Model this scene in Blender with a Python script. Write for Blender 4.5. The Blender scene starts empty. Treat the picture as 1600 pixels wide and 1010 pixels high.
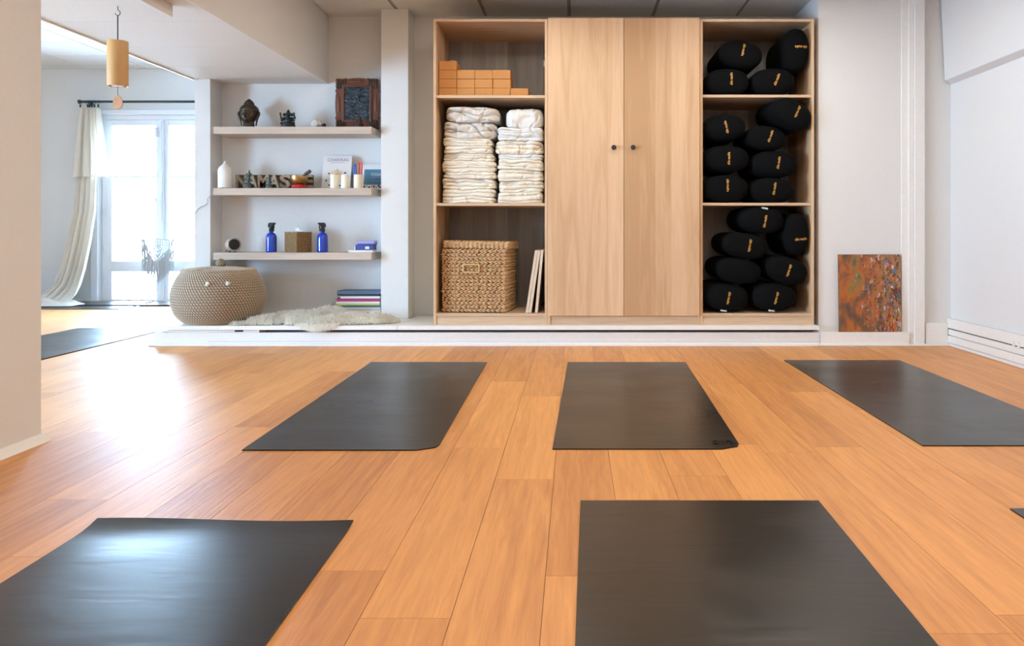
import bpy, math, random
from mathutils import Vector, Matrix, noise as mnoise
R = math.radians
PI = math.pi
scene = bpy.context.scene
C = scene.collection

# ------------------------------------------------------------------ camera
F, VX, VY, H = 1250.0, 898.0, 360.0, 0.757      # focal length (px of a 1600 wide frame), principal point, eye height
cam_d = bpy.data.cameras.new('camera')
cam = bpy.data.objects.new('camera', cam_d)
C.objects.link(cam)
cam.location = (0, 0, H)
cam.rotation_euler = (R(90), 0, 0)
cam_d.sensor_width = 36.0
cam_d.lens = 36.0 * F / 1600.0
cam_d.shift_x = (800.0 - VX) / 1600.0
cam_d.shift_y = (VY - 505.0) / 1600.0
cam_d.clip_start = 0.05
scene.camera = cam

# ------------------------------------------------------------------ sky, exposure
w = bpy.data.worlds.new('overcast_sky')
scene.world = w
w.use_nodes = True
bg = w.node_tree.nodes['Background']
bg.inputs['Color'].default_value = (0.50, 0.735, 1.0, 1)
bg.inputs['Strength'].default_value = 36.0
scene.view_settings.view_transform = 'Standard'
scene.view_settings.look = 'None'
scene.view_settings.exposure = 0.66
scene.view_settings.gamma = 1.0
scene.view_settings.use_curve_mapping = False
PANEL_STRENGTH = 10.3
PANEL_COLOR = (1.0, 0.93, 0.82)


def portal(name, loc, rot, sx, sy):              # tells the renderer where daylight enters; gives no light itself
    l = bpy.data.lights.new(name, 'AREA')
    l.shape = 'RECTANGLE'; l.size = sx; l.size_y = sy
    l.cycles.is_portal = True
    o = bpy.data.objects.new(name, l)
    o.location = loc; o.rotation_euler = rot
    C.objects.link(o)


portal('daylight_portal', (-4.354, 8.75, 1.0), (R(-90), 0, 0), 1.4, 2.1)
portal('daylight_portal', (-6.85, 1.4, 1.0), (0, R(-90), 0), 2.1, 3.2)
portal('daylight_portal', (-6.85, 6.2, 1.0), (0, R(-90), 0), 2.1, 1.2)

# ------------------------------------------------------------------ materials
MATS = {}


def lin(r, g, b):
    f = lambda c: (c / 255.0) / 12.92 if c <= 10 else (((c / 255.0) + 0.055) / 1.055) ** 2.4
    return (f(r), f(g), f(b), 1)


def newmat(name):
    m = bpy.data.materials.new(name)
    m.use_nodes = True
    MATS[name] = m
    nt = m.node_tree
    return m, nt, nt.nodes['Principled BSDF']


def N(nt, typ, **kw):
    n = nt.nodes.new(typ)
    for k, v in kw.items():
        if k in n.inputs:
            n.inputs[k].default_value = v
        else:
            setattr(n, k, v)
    return n


def plain(name, col, rough=0.6, metal=0.0, bump=0.0, bscale=60.0, var=0.0, spec=0.5, sheen=0.0, stretch=(1, 1, 1), trans=0.0):
    m, nt, b = newmat(name)
    b.inputs['Base Color'].default_value = col if len(col) == 4 else (*col, 1)
    b.inputs['Roughness'].default_value = rough
    b.inputs['Metallic'].default_value = metal
    b.inputs['Specular IOR Level'].default_value = spec
    b.inputs['Sheen Weight'].default_value = sheen
    if trans:
        b.inputs['Transmission Weight'].default_value = trans
    if bump or var:
        tc = N(nt, 'ShaderNodeTexCoord')
        mp = N(nt, 'ShaderNodeMapping')
        mp.inputs['Scale'].default_value = stretch
        nz = N(nt, 'ShaderNodeTexNoise', Scale=bscale, Detail=5.0)
        nt.links.new(tc.outputs['Object'], mp.inputs['Vector'])
        nt.links.new(mp.outputs['Vector'], nz.inputs['Vector'])
        if bump:
            bp = N(nt, 'ShaderNodeBump', Strength=bump, Distance=0.01)
            nt.links.new(nz.outputs['Fac'], bp.inputs['Height'])
            nt.links.new(bp.outputs['Normal'], b.inputs['Normal'])
        if var:
            cr = N(nt, 'ShaderNodeValToRGB')
            c = b.inputs['Base Color'].default_value
            cr.color_ramp.elements[0].position = 0.3
            cr.color_ramp.elements[1].position = 0.7
            cr.color_ramp.elements[0].color = (c[0] * (1 - var), c[1] * (1 - var), c[2] * (1 - var), 1)
            cr.color_ramp.elements[1].color = (min(1, c[0] * (1 + var)), min(1, c[1] * (1 + var)), min(1, c[2] * (1 + var)), 1)
            nt.links.new(nz.outputs['Fac'], cr.inputs['Fac'])
            nt.links.new(cr.outputs['Color'], b.inputs['Base Color'])
    return m


def wood(name, c_dark, c_light, axis='Z', stave=0.105, rough=0.5, stave_var=0.5, scale=1.0, rnd=False, bump=0.05, grain=0.75, vary=0.30):
    """Grain runs along axis; staves of differing tone lie side by side across it."""
    m, nt, b = newmat(name)
    L = nt.links.new
    tc = N(nt, 'ShaderNodeTexCoord')
    vec = tc.outputs['Object']
    if rnd:
        oi = N(nt, 'ShaderNodeObjectInfo')
        mul = N(nt, 'ShaderNodeVectorMath', operation='SCALE')
        comb = N(nt, 'ShaderNodeCombineXYZ', X=17.0, Y=31.0, Z=7.0)
        L(comb.outputs[0], mul.inputs[0]); L(oi.outputs['Random'], mul.inputs['Scale'])
        add = N(nt, 'ShaderNodeVectorMath', operation='ADD')
        L(vec, add.inputs[0]); L(mul.outputs[0], add.inputs[1])
        vec = add.outputs[0]
    mp = N(nt, 'ShaderNodeMapping')
    s = {'X': (1.2, 22, 22), 'Y': (22, 1.2, 22), 'Z': (22, 22, 1.2)}[axis]
    mp.inputs['Scale'].default_value = tuple(v * scale for v in s)
    L(vec, mp.inputs['Vector'])
    n1 = N(nt, 'ShaderNodeTexNoise', Scale=3.0, Detail=8.0, Roughness=0.65, Distortion=0.6)
    L(mp.outputs[0], n1.inputs['Vector'])
    mp2 = N(nt, 'ShaderNodeMapping')
    s2 = {'X': (0.35, 5, 5), 'Y': (5, 0.35, 5), 'Z': (5, 5, 0.35)}[axis]
    mp2.inputs['Scale'].default_value = tuple(v * scale for v in s2)
    L(vec, mp2.inputs['Vector'])
    n2 = N(nt, 'ShaderNodeTexNoise', Scale=2.0, Detail=3.0, Distortion=1.2)
    L(mp2.outputs[0], n2.inputs['Vector'])
    wv = N(nt, 'ShaderNodeMath', operation='MULTIPLY_ADD')
    L(n2.outputs['Fac'], wv.inputs[0]); wv.inputs[1].default_value = 14.0; wv.inputs[2].default_value = 0.0
    sn = N(nt, 'ShaderNodeMath', operation='SINE')
    L(wv.outputs[0], sn.inputs[0])
    f1 = N(nt, 'ShaderNodeMath', operation='MULTIPLY_ADD')
    L(sn.outputs[0], f1.inputs[0]); f1.inputs[1].default_value = 0.07; f1.inputs[2].default_value = 0.0
    f2 = N(nt, 'ShaderNodeMath', operation='MULTIPLY_ADD')
    L(n1.outputs['Fac'], f2.inputs[0]); f2.inputs[1].default_value = grain; L(f1.outputs[0], f2.inputs[2])
    fac = f2.outputs[0]
    if stave:
        sep = N(nt, 'ShaderNodeSeparateXYZ')
        L(tc.outputs['Object'], sep.inputs[0])
        a = N(nt, 'ShaderNodeMath', operation='ADD')
        if axis == 'Z':
            L(sep.outputs['X'], a.inputs[0]); L(sep.outputs['Y'], a.inputs[1])
        elif axis == 'X':
            L(sep.outputs['Y'], a.inputs[0]); a.inputs[1].default_value = 0.0
        else:
            L(sep.outputs['X'], a.inputs[0]); a.inputs[1].default_value = 0.0
        dv = N(nt, 'ShaderNodeMath', operation='DIVIDE'); L(a.outputs[0], dv.inputs[0]); dv.inputs[1].default_value = stave
        fl0 = N(nt, 'ShaderNodeMath', operation='FLOOR'); L(dv.outputs[0], fl0.inputs[0])
        fl = N(nt, 'ShaderNodeMath', operation='ADD'); L(fl0.outputs[0], fl.inputs[0]); fl.inputs[1].default_value = 211.3
        wn = N(nt, 'ShaderNodeTexWhiteNoise', noise_dimensions='1D'); L(fl.outputs[0], wn.inputs['W'])
        f3 = N(nt, 'ShaderNodeMath', operation='MULTIPLY_ADD')
        L(wn.outputs['Value'], f3.inputs[0]); f3.inputs[1].default_value = stave_var; L(fac, f3.inputs[2])
        fac = f3.outputs[0]
    if rnd:
        f4 = N(nt, 'ShaderNodeMath', operation='MULTIPLY_ADD')
        L(oi.outputs['Random'], f4.inputs[0]); f4.inputs[1].default_value = vary; L(fac, f4.inputs[2])
        fac = f4.outputs[0]
    cr = N(nt, 'ShaderNodeValToRGB')
    cr.color_ramp.elements[0].position = 0.22
    cr.color_ramp.elements[1].position = 0.9 if (stave or rnd) else 0.7
    cr.color_ramp.elements[0].color = c_dark
    cr.color_ramp.elements[1].color = c_light
    L(fac, cr.inputs['Fac']); L(cr.outputs['Color'], b.inputs['Base Color'])
    b.inputs['Roughness'].default_value = rough
    if bump:
        bp = N(nt, 'ShaderNodeBump', Strength=bump, Distance=0.004)
        L(n1.outputs['Fac'], bp.inputs['Height']); L(bp.outputs['Normal'], b.inputs['Normal'])
    return m


def col3(r, g, b):
    return (r, g, b, 1)


plain('wall_paint', col3(0.735, 0.73, 0.72), 0.75, bump=0.05, bscale=90, var=0.015)
plain('trim_paint', col3(0.82, 0.80, 0.77), 0.45, bump=0.03, bscale=40, var=0.02)
plain('window_paint', col3(0.80, 0.83, 0.88), 0.35)
plain('ceiling_tile', col3(0.72, 0.71, 0.69), 0.9, bump=0.35, bscale=170, var=0.10)
plain('ceiling_bar', col3(0.30, 0.29, 0.28), 0.6)
plain('subfloor', col3(0.20, 0.12, 0.06), 0.8)
wood('floor_plank', col3(0.47, 0.178, 0.041), col3(0.87, 0.415, 0.122), 'Y', stave=0, rough=0.47, rnd=True, bump=0.30)
MATS['floor_plank'].node_tree.nodes['Principled BSDF'].inputs['Specular IOR Level'].default_value = 0.72
wood('cabinet_oak', col3(0.50, 0.295, 0.150), col3(0.88, 0.635, 0.415), 'Z', stave=0.104, rough=0.5, stave_var=0.42, grain=0.30)
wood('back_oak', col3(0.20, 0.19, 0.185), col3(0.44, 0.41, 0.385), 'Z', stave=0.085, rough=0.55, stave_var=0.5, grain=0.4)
wood('cabinet_oak_flat', col3(0.50, 0.33, 0.20), col3(0.72, 0.53, 0.36), 'X', stave=0, rough=0.5)
wood('shelf_oak', col3(0.48, 0.38, 0.30), col3(0.66, 0.545, 0.44), 'X', stave=0, rough=0.5)
wood('board_wood', col3(0.62, 0.48, 0.35), col3(0.78, 0.65, 0.50), 'Z', stave=0, rough=0.6)
plain('black_metal', col3(0.015, 0.015, 0.016), 0.4)
plain('rod_metal', col3(0.02, 0.045, 0.055), 0.45)
plain('steel', col3(0.45, 0.45, 0.45), 0.35, metal=1.0)
plain('bolster_cotton', col3(0.0042, 0.0042, 0.0045), 0.95, bump=0.25, bscale=900, spec=0.1)
plain('gold_thread', col3(0.85, 0.42, 0.08), 0.5)
plain('care_tag', col3(0.75, 0.75, 0.70), 0.8)
plain('cork', col3(0.56, 0.25, 0.075), 0.85, bump=0.3, bscale=260, var=0.22)
plain('blanket_cream', col3(0.80, 0.72, 0.60), 0.95, bump=0.35, bscale=230, var=0.03, sheen=0.3, spec=0.1)
plain('blanket_grey', col3(0.66, 0.61, 0.55), 0.95, bump=0.35, bscale=230, var=0.03, sheen=0.3, spec=0.1)
plain('blanket_white', col3(0.74, 0.725, 0.70), 0.95, bump=0.35, bscale=230, var=0.03, sheen=0.3, spec=0.1)
plain('hyacinth', col3(0.54, 0.325, 0.155), 0.7, bump=0.4, bscale=90, var=0.45, stretch=(1, 1, 3))
plain('hyacinth_dark', col3(0.10, 0.05, 0.02), 0.9)
plain('handle_straw', col3(0.60, 0.38, 0.15), 0.6, var=0.2, bscale=90)
plain('seagrass', col3(0.29, 0.215, 0.145), 0.8, bump=0.5, bscale=220, var=0.3)
plain('seagrass_stitch', col3(0.66, 0.55, 0.42), 0.7)
plain('hide', col3(0.93, 0.88, 0.79), 0.95)
m, nt, b = newmat('fleece')
b.inputs['Base Color'].default_value = (0.97, 0.935, 0.865, 1); b.inputs['Roughness'].default_value = 0.9; b.inputs['Specular IOR Level'].default_value = 0.1
tr = N(nt, 'ShaderNodeBsdfTranslucent'); tr.inputs['Color'].default_value = (0.97, 0.935, 0.865, 1)
mx = N(nt, 'ShaderNodeMixShader'); mx.inputs['Fac'].default_value = 0.45
nt.links.new(b.outputs[0], mx.inputs[1]); nt.links.new(tr.outputs[0], mx.inputs[2])
nt.links.new(mx.outputs[0], nt.nodes['Material Output'].inputs['Surface'])
plain('bronze', col3(0.085, 0.062, 0.045), 0.38, metal=0.75, bump=0.2, bscale=50, var=0.3)
plain('green_stone', col3(0.012, 0.022, 0.020), 0.35, var=0.4, bscale=30)
plain('patina', col3(0.115, 0.14, 0.125), 0.6, metal=0.3, bump=0.4, bscale=70, var=0.45)
plain('dark_carving', col3(0.04, 0.018, 0.010), 0.5, bump=0.4, bscale=60, var=0.4)
wood('frame_wood', col3(0.055, 0.014, 0.006), col3(0.22, 0.065, 0.024), 'Z', stave=0, rough=0.42, bump=0.3)
plain('shell', col3(0.66, 0.63, 0.58), 0.5, bump=0.4, bscale=60, var=0.15)
plain('charcoal', col3(0.012, 0.012, 0.012), 0.7)
plain('ceramic', col3(0.82, 0.80, 0.78), 0.45)
plain('rustic_wood', col3(0.40, 0.31, 0.225), 0.75, bump=0.3, bscale=70, var=0.35, stretch=(1, 1, 5))
plain('rustic_edge', col3(0.10, 0.075, 0.055), 0.8, var=0.3, bscale=50)
plain('bowl_brass', col3(0.42, 0.27, 0.115), 0.33, metal=0.9, bump=0.25, bscale=55)
plain('mallet_wood', col3(0.06, 0.05, 0.04), 0.55, var=0.3, bscale=60)
plain('red_cushion', col3(0.48, 0.012, 0.012), 0.7, var=0.5, bscale=60)
plain('candle_wax', col3(0.86, 0.80, 0.64), 0.45)
plain('wick', col3(0.75, 0.70, 0.55), 0.8)
plain('paper', col3(0.80, 0.78, 0.74), 0.7)
plain('book_white', col3(0.76, 0.74, 0.73), 0.5)
plain('book_teal', col3(0.075, 0.215, 0.32), 0.45, var=0.15, bscale=8)
plain('ink_violet', col3(0.20, 0.15, 0.30), 0.6)
plain('ink_grey', col3(0.42, 0.38, 0.42), 0.6)
plain('ink_ochre', col3(0.72, 0.55, 0.36), 0.6)
plain('ink_dark', col3(0.07, 0.03, 0.04), 0.6)
plain('ink_blue', col3(0.04, 0.05, 0.26), 0.6)
plain('pen_blue', col3(0.02, 0.12, 0.50), 0.4)
plain('pen_red', col3(0.70, 0.06, 0.07), 0.4)
plain('pen_pink', col3(0.80, 0.30, 0.32), 0.4)
plain('pen_brown', col3(0.42, 0.17, 0.10), 0.5)
plain('speaker_body', col3(0.50, 0.32, 0.23), 0.6)
plain('speaker_ring', col3(0.36, 0.33, 0.32), 0.5)
plain('tissue_weave', col3(0.30, 0.185, 0.075), 0.8, bump=0.5, bscale=130, var=0.4)
plain('box_blue', col3(0.045, 0.075, 0.30), 0.5)
plain('box_lilac', col3(0.34, 0.32, 0.62), 0.5)
plain('bamboo', col3(0.56, 0.30, 0.10), 0.5, var=0.12, bscale=14, stretch=(1, 1, 0.15))
plain('bamboo_sail', col3(0.50, 0.25, 0.11), 0.55, var=0.15, bscale=30)
plain('cord_dark', col3(0.03, 0.03, 0.035), 0.7)
plain('cord_grey', col3(0.40, 0.40, 0.40), 0.6)
plain('macrame', col3(0.50, 0.50, 0.505), 0.9, bump=0.3, bscale=150)
plain('street_stone', col3(0.62, 0.58, 0.52), 0.9, bump=0.5, bscale=20, var=0.2)
plain('canvas_edge', col3(0.14, 0.085, 0.06), 0.8)
plain('gap_shade', col3(0.03, 0.03, 0.03), 0.9)  # near-black colour standing in for shade in gaps and grooves

# cobalt glass for the spray bottles
m, nt, b = newmat('cobalt_glass')
b.inputs['Base Color'].default_value = (0.003, 0.045, 0.46, 1)
b.inputs['Roughness'].default_value = 0.12
b.inputs['Coat Weight'].default_value = 0.5

# curtain linen lets part of the daylight through
m, nt, b = newmat('curtain_linen')
b.inputs['Base Color'].default_value = (0.76, 0.69, 0.60, 1)
b.inputs['Roughness'].default_value = 0.9
tr = N(nt, 'ShaderNodeBsdfTranslucent'); tr.inputs['Color'].default_value = (0.80, 0.72, 0.62, 1)
mx = N(nt, 'ShaderNodeMixShader'); mx.inputs['Fac'].default_value = 0.16
nt.links.new(b.outputs[0], mx.inputs[1]); nt.links.new(tr.outputs[0], mx.inputs[2])
nt.links.new(mx.outputs[0], nt.nodes['Material Output'].inputs['Surface'])

# window glass
m, nt, b = newmat('window_glass')
tp = N(nt, 'ShaderNodeBsdfTransparent'); tp.inputs['Color'].default_value = (0.95, 0.97, 0.98, 1)
gl = N(nt, 'ShaderNodeBsdfGlossy', Roughness=0.02)
fr = N(nt, 'ShaderNodeFresnel', IOR=1.35)
mx = N(nt, 'ShaderNodeMixShader')
nt.links.new(fr.outputs[0], mx.inputs['Fac']); nt.links.new(tp.outputs[0], mx.inputs[1]); nt.links.new(gl.outputs[0], mx.inputs[2])
nt.links.new(mx.outputs[0], nt.nodes['Material Output'].inputs['Surface'])

# lit diffuser of the ceiling lights
m, nt, b = newmat('lit_diffuser')
b.inputs['Base Color'].default_value = (0.8, 0.8, 0.8, 1)
b.inputs['Emission Color'].default_value = (*PANEL_COLOR, 1)
b.inputs['Emission Strength'].default_value = PANEL_STRENGTH

# yoga mat rubber: dark, with scuffs that change its gloss and shallow creases
m, nt, b = newmat('mat_rubber')
L = nt.links.new
tc = N(nt, 'ShaderNodeTexCoord'); oi = N(nt, 'ShaderNodeObjectInfo')
ad = N(nt, 'ShaderNodeVectorMath', operation='ADD'); cb = N(nt, 'ShaderNodeCombineXYZ')
ml = N(nt, 'ShaderNodeMath', operation='MULTIPLY'); ml.inputs[1].default_value = 40.0
L(oi.outputs['Random'], ml.inputs[0]); L(ml.outputs[0], cb.inputs['X']); L(ml.outputs[0], cb.inputs['Y'])
L(tc.outputs['Object'], ad.inputs[0]); L(cb.outputs[0], ad.inputs[1])
n1 = N(nt, 'ShaderNodeTexNoise', Scale=3.0, Detail=3.0, Roughness=0.5, Distortion=0.3); L(ad.outputs[0], n1.inputs['Vector'])
mpp = N(nt, 'ShaderNodeMapping'); mpp.inputs['Rotation'].default_value = (0, 0, R(35)); mpp.inputs['Scale'].default_value = (2.2, 9, 4)
L(ad.outputs[0], mpp.inputs['Vector'])
n2 = N(nt, 'ShaderNodeTexNoise', Scale=2.0, Detail=2.0, Distortion=0.5); L(mpp.outputs[0], n2.inputs['Vector'])
cr = N(nt, 'ShaderNodeValToRGB'); cr.color_ramp.elements[0].position = 0.32; cr.color_ramp.elements[1].position = 0.72
cr.color_ramp.elements[0].color = (0.011, 0.0085, 0.006, 1); cr.color_ramp.elements[1].color = (0.026, 0.020, 0.0135, 1)
L(n1.outputs['Fac'], cr.inputs['Fac']); L(cr.outputs[0], b.inputs['Base Color'])
mr = N(nt, 'ShaderNodeMapRange'); mr.inputs['From Min'].default_value = 0.3; mr.inputs['From Max'].default_value = 0.7
mr.inputs['To Min'].default_value = 0.27; mr.inputs['To Max'].default_value = 0.35
L(n1.outputs['Fac'], mr.inputs['Value']); L(mr.outputs[0], b.inputs['Roughness'])
bp = N(nt, 'ShaderNodeBump', Strength=0.13, Distance=0.006); L(n2.outputs['Fac'], bp.inputs['Height']); L(bp.outputs[0], b.inputs['Normal'])
b.inputs['Specular IOR Level'].default_value = 0.5

# abstract painting
m, nt, b = newmat('abstract_paint')
L = nt.links.new
tc = N(nt, 'ShaderNodeTexCoord')
mp = N(nt, 'ShaderNodeMapping'); mp.inputs['Scale'].default_value = (1, 1, 0.62); L(tc.outputs['Object'], mp.inputs['Vector'])
nb = N(nt, 'ShaderNodeTexNoise', Scale=8.0, Detail=5.0, Roughness=0.6, Distortion=0.4); L(mp.outputs[0], nb.inputs['Vector'])
c1 = N(nt, 'ShaderNodeValToRGB'); c1.color_ramp.interpolation = 'LINEAR'
els = [(0.30, (0.06, 0.03, 0.02)), (0.40, (0.13, 0.07, 0.045)), (0.47, (0.19, 0.09, 0.04)), (0.535, (0.46, 0.11, 0.02)), (0.585, (0.33, 0.16, 0.025)), (0.65, (0.10, 0.11, 0.085)), (0.75, (0.16, 0.025, 0.025))]
cr = c1.color_ramp
while len(cr.elements) < len(els):
    cr.elements.new(0.5)
for e, (p, c) in zip(cr.elements, els):
    e.position = p; e.color = (*c, 1)
L(nb.outputs['Fac'], c1.inputs['Fac'])
mp3 = N(nt, 'ShaderNodeMapping'); mp3.inputs['Scale'].default_value = (1.35, 1, 0.62); mp3.inputs['Location'].default_value = (3, 1, 2)
L(tc.outputs['Object'], mp3.inputs['Vector'])
nd = N(nt, 'ShaderNodeTexNoise', Scale=70.0, Detail=5.0); L(mp3.outputs[0], nd.inputs['Vector'])
dm = N(nt, 'ShaderNodeVectorMath', operation='MULTIPLY_ADD')
L(nd.outputs['Color'], dm.inputs[0]); dm.inputs[1].default_value = (0.045, 0.045, 0.06); L(mp3.outputs[0], dm.inputs[2])
vo = N(nt, 'ShaderNodeTexVoronoi', Scale=64.0); L(dm.outputs[0], vo.inputs['Vector'])
sp = N(nt, 'ShaderNodeSeparateColor'); L(vo.outputs['Color'], sp.inputs[0])
c2 = N(nt, 'ShaderNodeValToRGB'); c2.color_ramp.interpolation = 'CONSTANT'
els = [(0.0, (0.52, 0.11, 0.02)), (0.22, (0.08, 0.035, 0.02)), (0.38, (0.40, 0.20, 0.025)), (0.56, (0.17, 0.018, 0.025)), (0.68, (0.16, 0.17, 0.18)), (0.80, (0.46, 0.28, 0.22)), (0.88, (0.12, 0.14, 0.26)), (0.93, (0.60, 0.56, 0.55)), (0.96, (0.10, 0.16, 0.09))]
cr = c2.color_ramp
while len(cr.elements) < len(els):
    cr.elements.new(0.5)
for e, (p, c) in zip(cr.elements, els):
    e.position = p; e.color = (*c, 1)
L(sp.outputs['Red'], c2.inputs['Fac'])
sx = N(nt, 'ShaderNodeSeparateXYZ'); L(tc.outputs['Object'], sx.inputs[0])
nm = N(nt, 'ShaderNodeTexNoise', Scale=26.0, Detail=7.0, Roughness=0.65); L(tc.outputs['Object'], nm.inputs['Vector'])
mk = N(nt, 'ShaderNodeMath', operation='MULTIPLY_ADD'); L(sx.outputs['X'], mk.inputs[0]); mk.inputs[1].default_value = 0.75; L(nm.outputs['Fac'], mk.inputs[2])
st = N(nt, 'ShaderNodeMapRange'); st.inputs['From Min'].default_value = 0.48; st.inputs['From Max'].default_value = 0.60; L(mk.outputs[0], st.inputs['Value'])
mc = N(nt, 'ShaderNodeMix', data_type='RGBA'); L(st.outputs[0], mc.inputs['Factor']); L(c1.outputs[0], mc.inputs['A']); L(c2.outputs[0], mc.inputs['B'])
L(mc.outputs['Result'], b.inputs['Base Color'])
b.inputs['Roughness'].default_value = 0.4
bp = N(nt, 'ShaderNodeBump', Strength=0.4, Distance=0.003); L(nd.outputs['Fac'], bp.inputs['Height']); L(bp.outputs[0], b.inputs['Normal'])

# dark picture under crumpled film in the carved frame
m, nt, b = newmat('framed_picture')
L = nt.links.new
tc = N(nt, 'ShaderNodeTexCoord')
n1 = N(nt, 'ShaderNodeTexNoise', Scale=22.0, Detail=5.0, Distortion=1.0); L(tc.outputs['Object'], n1.inputs['Vector'])
cr = N(nt, 'ShaderNodeValToRGB')
cr.color_ramp.elements[0].position = 0.35; cr.color_ramp.elements[0].color = (0.006, 0.011, 0.018, 1)
cr.color_ramp.elements[1].position = 0.75; cr.color_ramp.elements[1].color = (0.05, 0.085, 0.11, 1)
L(n1.outputs['Fac'], cr.inputs['Fac']); L(cr.outputs[0], b.inputs['Base Color'])
mp = N(nt, 'ShaderNodeMapping'); mp.inputs['Scale'].default_value = (9, 9, 26); L(tc.outputs['Object'], mp.inputs['Vector'])
n2 = N(nt, 'ShaderNodeTexNoise', Scale=1.5, Detail=3.0, Distortion=2.0); L(mp.outputs[0], n2.inputs['Vector'])
bp = N(nt, 'ShaderNodeBump', Strength=0.9, Distance=0.02); L(n2.outputs['Fac'], bp.inputs['Height']); L(bp.outputs[0], b.inputs['Normal'])
b.inputs['Roughness'].default_value = 0.12

MAG = {}
for k, c in {'blue': (0.09, 0.145, 0.24), 'cyan': (0.05, 0.19, 0.30), 'magenta': (0.45, 0.03, 0.16), 'cream': (0.72, 0.58, 0.40),
             'white': (0.72, 0.70, 0.70), 'teal': (0.03, 0.14, 0.18), 'lilac': (0.46, 0.38, 0.45), 'lime': (0.62, 0.64, 0.15), 'mint': (0.36, 0.46, 0.42), 'black': (0.02, 0.02, 0.02)}.items():
    MAG[k] = plain('magazine_' + k, col3(*c), 0.5)


# ------------------------------------------------------------------ mesh helpers
def at(px, py, d):
    return Vector(((px - VX) / F * d, d, H - (py - VY) / F * d))


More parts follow.
